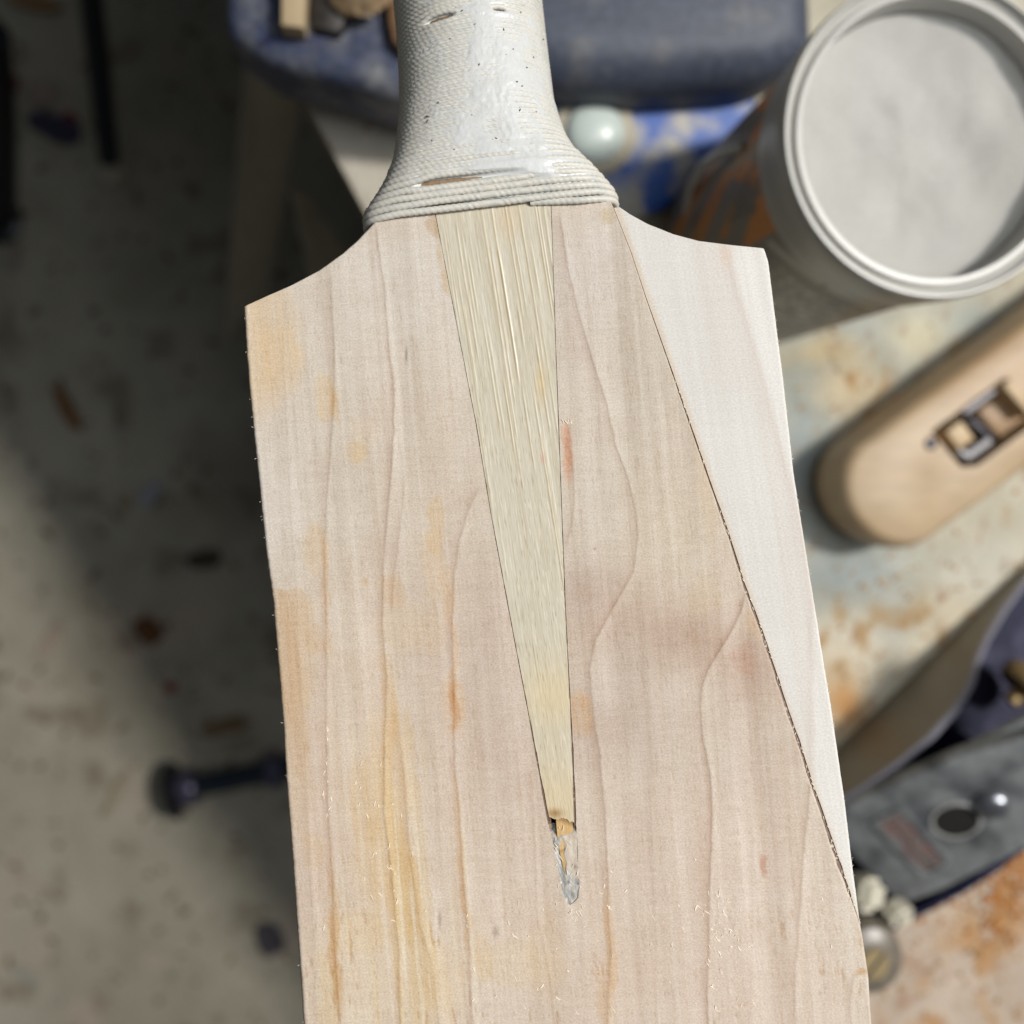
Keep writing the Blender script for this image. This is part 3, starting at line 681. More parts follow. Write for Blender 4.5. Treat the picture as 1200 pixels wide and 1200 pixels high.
# ------------------------------------------------------------------ bench
bench = thing('workbench', 'old workbench with dusty paint-stained plywood top under the bat and tools', 'workbench', (0, 0, 0))
def benchpaint(px, py, x, y):
    base = np.empty(px.shape + (3,)); base[...] = (186, 179, 160)
    wx = px + 60 * fbm(px / 70, py / 70, 211); wy = py + 60 * fbm(px / 70, py / 70, 213)
    for x0, y0, rx, ry, c, w in [(1010, 430, 110, 60, (146, 154, 152), .95), (950, 520, 50, 130, (140, 150, 150), .9), (1150, 390, 80, 30, (150, 158, 156), .7), (1010, 670, 80, 40, (138, 148, 150), .95), (1090, 660, 60, 20, (176, 178, 166), .6),
                                 (1000, 460, 55, 40, (196, 178, 146), .95), (1085, 405, 40, 30, (206, 196, 168), .9), (960, 420, 50, 16, (190, 168, 128), .8), (1110, 720, 90, 60, (196, 184, 160), .9), (1000, 780, 50, 60, (206, 196, 176), .9), (1040, 730, 20, 40, (166, 172, 172), .6),
                                 (985, 830, 22, 34, (184, 134, 82), .9), (1150, 660, 40, 30, (190, 186, 172), .8), (400, 180, 120, 120, (186, 178, 164), 1.0)]:
        base = mixc(base, c, np.clip(np.exp(-((wx - x0) / rx) ** 2 - ((wy - y0) / ry) ** 2) * w, 0, 1))
    base = mixc(base, (184, 167, 150), sstep(960, 1080, wy))
    base = base + (fbm(px / 36, py / 36, 215) * 30)[..., None]
    k = sstep(.12, .2, fbm(px / 24, py / 30, 217, 3)) * sstep(680, 740, py) * (1 - sstep(980, 1040, py)); base = mixc(base, (160, 124, 80), k * .8)
    k = sstep(.10, .2, fbm(px / 20 + 7, py / 34, 219, 3)) * sstep(380, 420, py) * (1 - sstep(560, 640, py)) * sstep(940, 990, px); base = mixc(base, (160, 126, 84), k * .7)
    k = sstep(-.05, .12, fbm(px / 24, py / 24, 221, 4)) * np.exp(-((px - py * -.75 - 1980) / 48) ** 2) * sstep(960, 1000, py); base = mixc(base, (172, 122, 70), k * .75)
    k = sstep(.14, .22, fbm(px / 22, py / 20, 223, 3)) * sstep(1060, 1110, py); base = mixc(base, (160, 130, 108), k * .7)
    k = sstep(.28, .33, fbm(px / 10, py / 10, 225, 2)); base = mixc(base, (150, 120, 100), k * .6)
    return base
E0 = EDGE0 - ED * 0.75
s_ = np.concatenate([[0], np.arange(.45, 1.3, .0032), [1.9]]); r_ = np.concatenate([np.arange(0, .42, .0032), [.9]])
SS, RRr = np.meshgrid(s_, r_, indexing='ij')
BX = E0[0] + ED[0] * SS + ER[0] * RRr; BY = E0[1] + ED[1] * SS + ER[1] * RRr
rel = (np.stack([BX, BY, np.full_like(BX, ZB)], -1) - CAM) @ RW
bpx = 600 + F * rel[..., 0] / np.minimum(rel[..., 2], -.05) * -1; bpy_ = 600 - F * rel[..., 1] / np.minimum(rel[..., 2], -.05) * -1
bc = lin(benchpaint(bpx, bpy_, BX, BY)) * .95
zz = ZB + fbm(BX * 130, BY * 130, 231, 3) * .0016
zz[:, 0] = ZB - .0006
n1, n2 = SS.shape
top = np.stack([BX, BY, zz], -1).reshape(-1, 3)
per = np.concatenate([np.arange(n1) * n2])
edge_t = np.stack([BX[:, 0], BY[:, 0], np.full(n1, ZB - .0006)], 1); edge_b = edge_t.copy(); edge_b[:, 2] = ZB - .030
far_b = np.stack([BX[:, -1], BY[:, -1], np.full(n1, ZB - .030)], 1)
pp = [(top, grid_quads(n1, n2)[:, ::-1], bc.reshape(-1, 3)), (np.concatenate([edge_t, edge_b]), grid_quads(2, n1), np.repeat(lin([128, 112, 88])[None], 2 * n1, 0)),
      (np.stack([edge_b, far_b], 1).reshape(-1, 3), grid_quads(n1, 2), np.repeat(lin([128, 112, 88])[None], 2 * n1, 0))]
bench_mat = mat('dusty_plywood', (0, 0, 0), rough=.8, spec=.25, attr='tint', noise=.1, scale=150, bscale=420, bump=.5, bdist=.0008)
tb = mesh_np('bench_top', *join(pp)[:2], bench_mat, bench, col=join(pp)[2])
dark_wood = mat('grimy_wood', rgb(104, 96, 82), rough=.8, noise=.25, scale=14, bscale=120, col2=rgb(74, 66, 54), stretch=(1, 1, .2))
def slab(name, c0, c1, w0, w1, z0, z1, parent, m, o=(0, 0, 0), bev=.003):
    """box in the bench's own directions: along the edge c0..c1, towards the bench w0..w1"""
    q = [E0 + ED * a_ + ER * b_ for a_, b_ in ((c0, w0), (c1, w0), (c1, w1), (c0, w1))]
    return obj(name, prism([(*p[:2], z1) for p in q], [(*p[:2], z0) for p in q], bev), m, parent)
slab('apron', .02, 1.88, .035, .06, ZB - .14, ZB - .0302, bench, dark_wood)
for a_ in (.05, 1.74):
    for b_ in (.065, .76): slab('leg', a_, a_ + .08, b_, b_ + .08, 0, ZB - .0302, bench, dark_wood)
slab('stretcher', .13, 1.74, .08, .11, .30, .38, bench, dark_wood)
slab('shelf', .13, 1.74, .112, .76, .36, .378, bench, dark_wood)

# ------------------------------------------------------------------ vice
blue = mat('chipped_blue_paint', rgb(50, 58, 82), rough=.55, spec=.4, noise=.3, scale=48, bscale=300, col2=rgb(116, 116, 116), lo=.48, hi=.70, bump=.3, bdist=.0006)
blue2 = mat('bright_blue_paint', rgb(30, 82, 165), rough=.5, noise=.15, scale=50, bscale=420, col2=rgb(170, 165, 154), lo=.46, hi=.62, bump=.3, bdist=.0006)
slate = mat('dusty_slate_paint', rgb(64, 70, 84), rough=.55, noise=.25, scale=38, bscale=260, col2=rgb(110, 108, 104), lo=.54, hi=.80, bump=.3, bdist=.0008)
iron = mat('dark_iron', rgb(52, 48, 44), rough=.5, metal=.3, noise=.3, scale=90)
vloc = P(700, 120, ZB)
vice = thing('bench_vice', 'blue painted bench vice with dusty domed bolt behind the bat handle', 'vice', vloc)
obj('base_flange', prism_px([(470, 40), (905, 40), (880, 150), (852, 186), (818, 214), (784, 240), (746, 258), (700, 262), (600, 240), (500, 170)], ZB + .022, ZB + .0005, vloc, .004), blue2, vice)
obj('body', prism_px([(555, -90), (560, 20), (570, 70), (680, 94), (760, 97), (850, 92), (900, 88), (965, 60), (960, -90)], ZB + .058, ZB + .022, vloc, .018, 5), slate, vice)
obj('fixed_jaw', prism_px([(262, -90), (262, 22), (268, 42), (310, 70), (345, 82), (380, 89), (425, 102), (470, 116), (550, 124), (552, -90)], ZB + .060, ZB + .0225, vloc, .007, 3), blue, vice)
obj('jaw_groove', prism_px([(308, 44), (345, 45), (392, 41), (393, 47), (345, 52), (308, 51)], ZB + .0605, ZB + .0597, vloc, .0002), mat('grooved_navy', rgb(34, 40, 74), rough=.6, noise=.2, scale=90), vice)
obj('jaw_plate', prism_px([(368, -60), (362, 10), (366, 33), (396, 40), (412, 20), (424, -60)], ZB + .066, ZB + .0595, vloc, .004), iron, vice)
obj('slide_bar', prism_px([(452, -80), (452, 20), (458, 48), (470, 60), (500, 60), (500, -80)], ZB + .068, ZB + .0595, vloc, .004), mat('rusty_brown_iron', rgb(112, 84, 58), rough=.6, noise=.3, scale=70), vice)
bc_ = P(697, 156, ZB + .024) - vloc
obj('washer', lathe([(.0185, -.003), (.0185, -.0012), (.017, -.0004), (.010, -.0002), (0, -.0002)], 40, bc_ + np.array([0, 0, .001])), mat('dust_ring', rgb(176, 168, 150), rough=.9, noise=.25, scale=400), vice)
obj('bolt_head', lathe([(.0135, .0003), (.0132, .002), (.0118, .0040), (.0092, .0056), (.0058, .0067), (.0025, .0072), (0, .0073)], 40, bc_), mat('dull_steel', rgb(196, 206, 200), rough=.30, metal=.0, noise=.12, scale=200), vice)

offc = mat('sawn_offcut', rgb(170,150,118), rough=.7, noise=.12, scale=40, bscale=200, stretch=(1, .2, 1))
oc = thing('wood_offcut', 'small tan strip of wood lying on the left of the blue vice', 'wood offcut', P(345, 10, ZB + .0605))
obj('strip', prism_px([(330, -50), (329, 29), (356, 33), (361, -50)], ZB + .072, ZB + .0607, oc.location, .001), offc, oc)
oc2 = thing('rag', 'crumpled brown dusty rag on the vice beside the twine handle', 'rag', P(430, 10, ZB + .067))
bm = bmesh.new(); pts = {}
for i in range(20):
    for j in range(20):
        p = P(385 + 4.0 * i, -45 + 3.6 * j, ZB + .067); rr0 = ((i - 9.5) / 10) ** 2 + ((j - 9.5) / 10) ** 2
        pts[i, j] = bm.verts.new(Vector((p - np.array(oc2.location)).tolist()) + Vector((0, 0, .001 + max(0, 1 - rr0) * .010 + max(0, float(fbm(np.array(i / 4.), np.array(j / 4.), 241))) * .012)))
for i in range(19):
    for j in range(19):
        if ((i - 9) / 10) ** 2 + ((j - 9) / 10) ** 2 < .95: bm.faces.new((pts[i, j], pts[i + 1, j], pts[i + 1, j + 1], pts[i, j + 1]))
obj('cloth', bm, mat('brown_cloth', rgb(134, 112, 84), rough=.9, noise=.3, scale=60, col2=rgb(176, 168, 152), lo=.5, hi=.7), oc2)

# ------------------------------------------------------------------ tub of powder
tb_b = P(884, 290, ZB); tb_t = P(1099, 160, ZB + .160)
axis = tb_t - tb_b; TH = float(np.linalg.norm(axis)); axis /= TH
axis_v = Vector((0, 0, 1))
tub = thing('plastic_tub', 'open white plastic tub with dark orange label, holding pale powder', 'tub', tb_b)
shear = Vector(((tb_t - tb_b) / (tb_t[2] - tb_b[2])).tolist()); 
q_ax = Vector(axis.tolist())
DR = CAM[2] - tb_t[2]; RT_ = 194 * DR / F; RB_ = 116 * (CAM[2] - ZB) / F
plastic = mat('milky_plastic', rgb(178, 176, 170), rough=.35, spec=.5, noise=.03, scale=30)
plastic.node_tree.nodes['Principled BSDF'].inputs['Subsurface Weight'].default_value = .6
plastic.node_tree.nodes['Principled BSDF'].inputs['Subsurface Radius'].default_value = (.02, .019, .018)
def rt(h): return RB_ + (RT_ * .93 - RB_) * h / TH
zh = TH
obj('tub_wall', lathe([(rt(0) * .97, .0006), (rt(0), .003), (rt(zh * .5), zh * .5), (rt(zh * .86), zh * .86), (rt(zh) - .0015, zh - .002), (rt(zh) - .003, zh - .002), (rt(zh * .6) - .003, zh * .6), (rt(zh * .2) - .003, zh * .2), (rt(.004) - .004, .004), (0, .004)], 72, (0, 0, 0), q_ax), plastic, tub)
obj('rim', lathe([(RT_ * .925, zh - .026), (RT_ * .965, zh - .026), (RT_ * .975, zh - .016), (RT_ * .985, zh - .0145), (RT_ * 1.0, zh - .004), (RT_ * .995, zh - .0015), (RT_ * .985, zh - .0004), (RT_ * .972, zh - .0004), (RT_ * .962, zh - .003), (RT_ * .925, zh - .0042), (RT_ * .905, zh - .0035), (RT_ * .893, zh - .0045), (RT_ * .880, zh - .016)], 96, (0, 0, 0), q_ax, False), plastic, tub)
# powder, lying a little lower than the rim
bm = bmesh.new(); rings = []
hp = zh * .865; rp = rt(hp) - .0032
qa = Vector((0, 0, 1)).rotation_difference(q_ax)
for i in range(17):
    rr0 = rp * i / 16; ring_ = []
    for k in range(64):
        a_ = 2 * math.pi * k / 64; x, y = rr0 * math.cos(a_), rr0 * math.sin(a_)
        hgt = hp + .006 * (i / 16) ** 2 + float(fbm(np.array(x * 60), np.array(y * 60), 251)) * .006 + x * .10 + y * .06
        ring_.append(bm.verts.new(qa @ Vector((x, y, hgt))))
    rings.append(ring_)
for A, B in zip(rings[:-1], rings[1:]):
    for k in range(64): bm.faces.new((A[k], A[(k + 1) % 64], B[(k + 1) % 64], B[k]))
bmesh.ops.remove_doubles(bm, verts=bm.verts, dist=1e-6)
powder = obj('powder', bm, mat('pale_powder', rgb(176, 175, 171), rough=.95, spec=.1, noise=.03, scale=16, bscale=500, bump=.2, bdist=.0008, col2=rgb(176, 171, 162), lo=.3, hi=1.1), tub)
# label wrapped round the wall, its printing flat
nA, nH = 420, 140
aa = np.linspace(-math.pi, math.pi, nA); hh = np.linspace(zh * .045, zh * .90, nH)
AA, HH = np.meshgrid(aa, hh)
rad = RB_ + (RT_ * .93 - RB_) * HH / TH + .0005
pl_ = np.stack([rad * np.cos(AA), rad * np.sin(AA), HH], -1)
mq = np.array(qa.to_matrix()); pl_ = pl_ @ mq.T
relp = (pl_ + tb_b - CAM) @ RW; lpx = 600 + F * relp[..., 0] / -relp[..., 2]; lpy = 600 - F * relp[..., 1] / -relp[..., 2]
hn = (HH - hh[0]) / (hh[-1] - hh[0])
lc = np.empty(AA.shape + (3,)); lc[...] = (132, 123, 111)
deg = np.degrees(AA) % 360
org = sstep(0, .02, hn - .66 - .22 * np.abs(((deg / 16) % 2) - 1) ) * (deg < 210) * (deg > 120)
lc = mixc(lc, (214, 132, 34), org * 1.0)
org2 = sstep(-.02, .0, .10 * np.sin(deg / 9) + .20 - np.abs(hn - .42)) * (deg < 200) * (deg > 150) * (((deg + hn * 60) // 11) % 2)
lc = mixc(lc, (206, 128, 38), org2 * .9)
lc = mixc(lc, (190, 120, 60), (hn < .035) * .8 * np.ones_like(hn)); lc = mixc(lc, (168, 120, 62), (hn > .97) * .8)
lc = mixc(lc, (104, 94, 86), sstep(.1, .25, fbm(deg / 7, hn * 8, 261)) * (deg < 205) * .8)
# rows of small grey print under a curved rule, too soft to read in the photograph
tx = sstep(-.02, .10, fbm(deg * .55, np.floor(hn * 17) * 7.7, 263, 2)) * ((hn * 17) % 1 < .55) * (deg > 224) * (deg < 266) * (hn > .45) * (hn < .80)
lc = mixc(lc, (218, 212, 200), tx * .8)
rule = np.exp(-((hn - .89 + ((deg - 240) / 34) ** 2 * .09) / .016) ** 2) * (deg > 212) * (deg < 272) * (np.abs(deg - 241) > 1.5)
lc = mixc(lc, (230, 222, 210), rule * .9)
lb = mesh_np('label', pl_.reshape(-1, 3), grid_quads(nH, nA)[:, ::-1], mat('printed_label', (0, 0, 0), rough=.4, attr='tint', noise=.1, scale=120), tub, col=lin(lc).reshape(-1, 3)); lb['label'] = 'dark grey printed label with orange zigzags'
# wire bail hanging against the side
hp0 = P(903, 175, ZB + .085) - tb_b
pts = [P(x, y, z) - tb_b for x, y, z in [(872, 172, ZB + .115), (848, 178, ZB + .098), (826, 192, ZB + .080), (812, 214, ZB + .062), (806, 240, ZB + .048), (806, 268, ZB + .036), (812, 300, ZB + .028), (830, 345, ZB + .024)]]
obj('bail_handle', tube(pts, .0019, 10), plastic, tub)

# ------------------------------------------------------------------ small wooden plane
hw = .036
wz = ZB + hw
wp = thing('wooden_plane', 'small honey coloured wooden hand plane with rounded end and open mouth', 'wood plane', P(1130, 540, ZB))
beech = mat('oiled_beech', rgb(182, 160, 130), rough=.45, spec=.4, noise=.08, scale=18, bscale=120, col2=rgb(164, 136, 102), lo=.35, hi=.7, stretch=(.5, 1.6, 1))
ax2 = np.array([.805, -.593]); pn = np.array([.593, .805])
ctr2 = np.array([1062, 568.]); 
def wpx(a_, b_): return tuple(ctr2 + ax2 * a_ + pn * b_)
outl = [wpx(430, -74), wpx(60, -74)] + [wpx(-10 + 66 * -math.sin(t) , -74 * math.cos(t)) for t in np.linspace(.15, math.pi - .15, 17)] + [wpx(60, 74), wpx(430, 74)]
# solid with a real mouth cut through: outer ring, opening ring
slot = [wpx(60, -33), wpx(280, -33), wpx(280, 32), wpx(80, 32), wpx(64, 22)]
o_ = np.array(wp.location)
bm = bmesh.new()
def ringv(out, z): return [bm.verts.new(Vector((P(x, y, wz) * np.array([1, 1, 0]) + np.array([0, 0, z]) - o_).tolist())) for x, y in out]
def shrink(out, k): c = np.mean(out, 0); return [tuple(c + (np.array(p) - c) * k) for p in out]
ro = [ringv(shrink(outl, k), z) for k, z in ((.90, ZB + .0005), (.95, ZB + .003), (1.0, ZB + hw * .40), (1.0, wz - .014), (.985, wz - .0085), (.955, wz - .0050), (.91, wz - .0023), (.86, wz - .0008), (.80, wz))]
for A, B in zip(ro[:-1], ro[1:]):
    for i in range(len(A)): bm.faces.new((A[i], A[(i + 1) % len(A)], B[(i + 1) % len(A)], B[i]))
ri = [ringv(slot, z) for z in (wz, wz - .001, ZB + .012)]
for A, B in zip(ri[:-1], ri[1:]):
    for i in range(len(A)): bm.faces.new((A[i], A[(i + 1) % len(A)], B[(i + 1) % len(A)], B[i]))
bm.faces.new(ri[-1])
e1 = [bm.edges.get((ro[-1][i], ro[-1][(i + 1) % len(ro[-1])])) for i in range(len(ro[-1]))]; e2 = [bm.edges.get((ri[0][i], ri[0][(i + 1) % len(slot)])) for i in range(len(slot))]
bmesh.ops.triangle_fill(bm, use_beauty=True, edges=e1 + e2)
obj('plane_body', bm, beech, wp, angle=40)
steel = mat('scuffed_steel', rgb(150, 152, 158), rough=.28, metal=.85, noise=.15, scale=120)
dkmetal_hole = mat('dark_metal_and_hole', rgb(60, 58, 62), rough=.4, metal=.6, noise=.2, scale=100)
tan_w = mat('pale_wedge_wood', rgb(186, 160, 122), rough=.5, noise=.12, scale=60)
def wblock(name, quad, zt, zb_, m, bev=.001): return obj(name, prism_px([wpx(*p) for p in quad], zt, zb_, o_, bev), m, wp)
dull = mat('dull_blade_steel', rgb(128, 126, 128), rough=.5, metal=.35, noise=.2, scale=120)
wblock('adjuster_cap', [(74, -23), (99, -23), (99, 6), (74, 6)], wz - .003, ZB + .0125, tan_w, .0025)
wblock('lever_screw', [(67, -6), (75, 22), (112, 22), (112, 12), (82, 12), (72, -4)], wz - .008, ZB + .0125, dull)
wblock('blade', [(102, -31), (150, -31), (150, -24), (108, -22)], wz + .002, ZB + .0125, dull, .0006)
wblock('blade_clamp', [(103, -18), (110, -18), (118, 18), (110, 18)], wz - .010, ZB + .0125, dkmetal_hole)
wblock('wedge', [(117, -20), (153, -21), (161, 22), (121, 23)], wz - .009, ZB + .0125, mat('brown_wedge_wood', rgb(150, 120, 86), rough=.5, noise=.15, scale=60), .003)
wblock('cross_pin', [(160, -27), (174, -28), (174, 22), (164, 22)], wz + .002, ZB + .0125, tan_w, .002)
bmh = lathe([(.0028, .0), (.0028, .0009), (.0022, .0012), (.0016, .0004), (0, .0004)], 20, P(*wpx(52, -22), wz) - o_); obj('hole_ring', bmh, dkmetal_hole, wp)  # dark dished ring standing in for a hole, the hole's shade in its colour

# ------------------------------------------------------------------ metal bench plane
HP = thing('metal_plane', 'grey metal bench plane with dark blue body, lever cap and brass knob screw', 'metal plane', P(1085, 770, ZB))
hp_o = np.array(HP.location)
fa = P(990, 868, ZB) - P(1188, 674, ZB); fa /= np.linalg.norm(fa)          # towards the toe
fw = np.array([-fa[1], fa[0], 0]);  fw = fw if (fw @ (P(1200, 900, ZB) - P(1085, 770, ZB))) > 0 else -fw
h0 = P(1188, 674, ZB)                                                     # heel end of the near cheek that is in view
def hpt(s, w, z): return h0 + fa * s + fw * w + np.array([0, 0, ZB + z - h0[2]]) - hp_o
japan = mat('dusty_japanning', rgb(30, 32, 56), rough=.6, spec=.25, noise=.2, scale=70, bscale=300, col2=rgb(62, 62, 84), lo=.50, hi=.66, bump=.3, bdist=.0006)
cheekm = mat('ground_iron', rgb(122, 116, 104), rough=.42, metal=.25, noise=.06, scale=25, stretch=(1, 1, 3))
capm = mat('tarnished_nickel', rgb(140, 143, 143), rough=.45, metal=.2, noise=.16, scale=60, bscale=260, col2=rgb(70, 72, 76), lo=.46, hi=.72, bump=.35, bdist=.0005)
PW = .064
prof = [(-.14, .006), (-.06, .008), (-.02, .007), (.0, .0085), (.02, .014), (.038, .022), (.052, .031), (.064, .041), (.078, .0475), (.095, .049), (.112, .046), (.13, .040), (.16, .026), (.19, .016), (.215, .013)]
def cheek(w0, w1, name, m):
    bm = bmesh.new(); A = []
    for s, hgt in prof: A.append([bm.verts.new(Vector(hpt(s, w, z).tolist())) for w, z in ((w0, .0005), (w0, hgt), (w1, hgt), (w1, .0005))])
    for a_, b_ in zip(A[:-1], A[1:]):
        for k in range(4): bm.faces.new((a_[k], a_[(k + 1) % 4], b_[(k + 1) % 4], b_[k]))
    bm.faces.new(A[0]); bm.faces.new(A[-1][::-1])
    return obj(name, bm, m, HP, angle=25)
cheek(0, .0036, 'cheek', cheekm); cheek(PW + .0044, PW + .008, 'cheek', japan)
obj('cheek_highlight', tube([hpt(s, .0018, z + .0003) for s, z in prof], .0017, 8), mat('edge_highlight', rgb(138, 136, 146), rough=.4, metal=.3, noise=.2, scale=200), HP)  # paler tube along the cheek top; the edge highlight is put into its colour
def hbox(name, s0, s1, w0, w1, z0a, z1a, z1b, m, bev=.001):
    """block whose top slopes from z1a at s0 to z1b at s1"""
    top_ = [hpt(s0, w0, z1a), hpt(s1, w0, z1b), hpt(s1, w1, z1b), hpt(s0, w1, z1a)]; bot_ = [hpt(s0, w0, z0a), hpt(s1, w0, z0a), hpt(s1, w1, z0a), hpt(s0, w1, z0a)]
    return obj(name, prism(top_, bot_, bev), m, HP)
hbox('sole', -.14, .215, .0037, PW + .0043, .0005, .006, .006, japan, .0)
hbox('frog', .082, .140, .012, PW - .012, .0062, .056, .016, japan, .003)
# plates lie on the frog at a slope: helper puts a flat outline on the sloping plane
SL0, SL1 = np.array([.064, .078]), np.array([.154, .022])                  # (s, z) at the high and low end of the slope
sd = (SL1 - SL0); slen = float(np.linalg.norm(sd)); sd /= slen; sn = np.array([-sd[1], sd[0]]); sn = sn if sn[1] > 0 else -sn
def slope(t, w, k=0.0):
    q = SL0 + sd * t + sn * k; return hpt(q[0], PW / 2 + w, q[1])
def plate(name, out, k0, k1, m, bev=.0008, parent=None): return obj(name, prism([slope(t, w, k1) for t, w in out], [slope(t, w, k0) for t, w in out], bev), m, parent or HP)
plate('cap_iron', [(-.06, -.025), (.098, -.025), (.104, -.02), (.104, .02), (.098, .025), (-.06, .025)], .0, .003, mat('blued_iron', rgb(130, 134, 134), rough=.45, metal=.2, noise=.2, scale=90, bscale=400), .0008)
lever = plate('lever_cap', [(-.045, -.017), (-.03, -.019), (.0, -.021), (.03, -.0275), (.08, -.0305), (.097, -.0295), (.103, -.024), (.103, .024), (.097, .0295), (.08, .0305), (.03, .0275), (.0, .021), (-.03, .019), (-.045, .017)], .0031, .0095, capm, .0042)
# raised border, sunk reddish field and raised lettering
def frame_ring(t0, t1, w0, w1, th, k0, k1):
    bm = bmesh.new()
    def rr_(d, k): 
        out = []
        for (tc, wc, a0) in ((t0, w0, 180), (t1, w0, 270), (t1, w1, 0), (t0, w1, 90)):
            rad = .003 - d * .6
            cx_ = tc + (.003 if tc == t0 else -.003); cw_ = wc + (.003 if wc == w0 else -.003)
            for j in range(5):
                an = math.radians(a0 + 22.5 * j)
                # corner sweep in (t, w)
                out.append((cx_ + rad * math.cos(an) * 1.0, cw_ + rad * math.sin(an)))
        c = ((t0 + t1) / 2, (w0 + w1) / 2); out.sort(key=lambda p: math.atan2(p[1] - c[1], p[0] - c[0]))
        if d: out = [(p[0] + (d if p[0] < c[0] else -d) * .4, p[1] + (d if p[1] < c[1] else -d) * .4) for p in out]
        return [bm.verts.new(Vector(slope(t, w, k).tolist())) for t, w in out]
    R = [rr_(0, k0), rr_(0, k1), rr_(th, k1), rr_(th, k0)]
    for A, B in zip(R, R[1:] + R[:1]):
        for i in range(len(A)): bm.faces.new((A[i], A[(i + 1) % len(A)], B[(i + 1) % len(A)], B[i]))
    return bm
TM = .074
obj('raised_border', frame_ring(TM - .0085, TM + .0085, -.0185, .0185, .0022, .0094, .0106), capm, lever)
fld = [(TM - .0066, -.0165), (TM + .0066, -.0165), (TM + .0066, .0165), (TM - .0066, .0165)]
obj('sunk_field', prism([slope(t, w, .0097) for t, w in fld], [slope(t, w, .0093) for t, w in fld], 0), mat('worn_red_enamel', rgb(124, 96, 92), rough=.6, noise=.25, scale=160, bscale=500, col2=rgb(112, 108, 104), lo=.4, hi=.6), lever)
cu = bpy.data.curves.new('raised_lettering', 'FONT'); cu.body = 'STANLEY'; cu.size = .0080; cu.extrude = .0004; cu.align_x = 'CENTER'; cu.align_y = 'CENTER'; cu.space_character = 1.05
to = bpy.data.objects.new('raised_lettering', cu); C.objects.link(to)
xd = Vector(fw.tolist()); nd = Vector((fa * sn[0] + np.array([0, 0, sn[1]])).tolist()); yd = nd.cross(xd)
to.parent = lever
Mt = Matrix((xd, yd, nd)).transposed().to_4x4(); Mt.translation = Vector(slope(TM, 0, .0099).tolist()); to.matrix_local = Mt
bpy.context.view_layer.update(); dg = bpy.context.evaluated_depsgraph_get(); tm = bpy.data.meshes.new_from_object(to.evaluated_get(dg)); bpy.data.objects.remove(to); bpy.data.curves.remove(cu)
to = bpy.data.objects.new('raised_lettering', tm); C.objects.link(to); to.parent = lever; to.matrix_local = Mt
tm.materials.clear(); tm.materials.append(mat('lettering_metal', rgb(150, 138, 132), rough=.45, metal=.4, noise=.15, scale=300))
# keyhole and its screw
bm = bmesh.new(); R_ = []
for rad, k in ((1.0, .0094), (1.02, .0100), (1.14, .0101), (1.22, .0094)):
    R_.append([bm.verts.new(Vector(slope(.0515 + .0095 * rad * math.cos(t), .0080 * rad * math.sin(t), k).tolist())) for t in np.linspace(0, 2 * math.pi, 32, endpoint=False)])
for A, B in zip(R_[:-1], R_[1:]):
    for i in range(32): bm.faces.new((A[i], A[(i + 1) % 32], B[(i + 1) % 32], B[i]))
obj('keyhole_rim', bm, mat('pale_rim_metal', rgb(168, 168, 164), rough=.4, metal=.2, noise=.2, scale=300), lever)  # paler metal ring round the keyhole
hole = [(.0515 + .0095 * math.cos(t), .0080 * math.sin(t)) for t in np.linspace(0, 2 * math.pi, 24, endpoint=False)]
obj('keyhole', prism([slope(t, w, .00965) for t, w in hole], [slope(t, w, .0090) for t, w in hole], 0), mat('hole_shade', rgb(26, 24, 20), rough=.9, noise=.1), lever)  # solid dark disc on the cap; shade inside the keyhole is its colour
sc_c = slope(.034, 0, .0085)
obj('cap_screw', lathe([(.0072, 0), (.0072, .0018), (.0065, .0034), (.0046, .0047), (.0022, .0053), (0, .0054)], 32, sc_c, nd), steel, HP)
# front knob with brass screw
kb = P(1022, 1128, ZB + .062)
kbo = kb - hp_o; kz = kbo[2]
kn_ = obj('front_knob', lathe([(.0105, .006), (.0135, .010), (.011, .020), (.0095, .030), (.0125, .042), (.0158, .050), (.0165, .055), (.0145, .0605), (.0095, .0628), (.006, .063)], 40, (kbo[0], kbo[1], 0)), mat('dark_varnished_wood', rgb(112, 104, 92), rough=.35, noise=.2, scale=60), HP)
bs = lathe([(.0068, .0625), (.0068, .0640), (.0060, .0648), (0, .0649)], 32, (kbo[0], kbo[1], 0)); obj('brass_screw', bs, mat('brass', rgb(150, 132, 96), rough=.5, metal=.3, noise=.15, scale=200), kn_)
sl = Vector((.62, .78, 0)); sp_ = Vector((-.78, .62, 0)); c0 = Vector((kbo[0], kbo[1], .06495))
obj('screw_slot', prism([c0 + sl * a_ * .0064 + sp_ * b_ * .0007 for a_, b_ in ((-1, -1), (1, -1), (1, 1), (-1, 1))], [c0 + sl * a_ * .0064 + sp_ * b_ * .0007 - Vector((0, 0, .0012)) for a_, b_ in ((-1, -1), (1, -1), (1, 1), (-1, 1))], 0), dkmetal_hole, kn_)
# tote at the heel, mostly out of the picture
ro_ = [(-.03, .010), (-.028, .03), (-.035, .055), (-.05, .08), (-.075, .085), (-.07, .06), (-.062, .03), (-.075, .010)]
obj('rear_tote', prism([hpt(s, PW / 2 + .011, z) for s, z in ro_], [hpt(s, PW / 2 - .011, z) for s, z in ro_], .004, 3), mat('rosewood', rgb(110, 72, 48), rough=.4, noise=.2, scale=60), HP)
obj('depth_wheel', lathe([(.0125, -.004), (.0135, -.002), (.0135, .002), (.0125, .004), (.004, .005), (.004, .012), (0, .012)], 32, hpt(.04, PW / 2 - .004, .030), fa.tolist()), mat('old_brass', rgb(170, 146, 104), rough=.4, metal=.6, noise=.2, scale=150), HP)
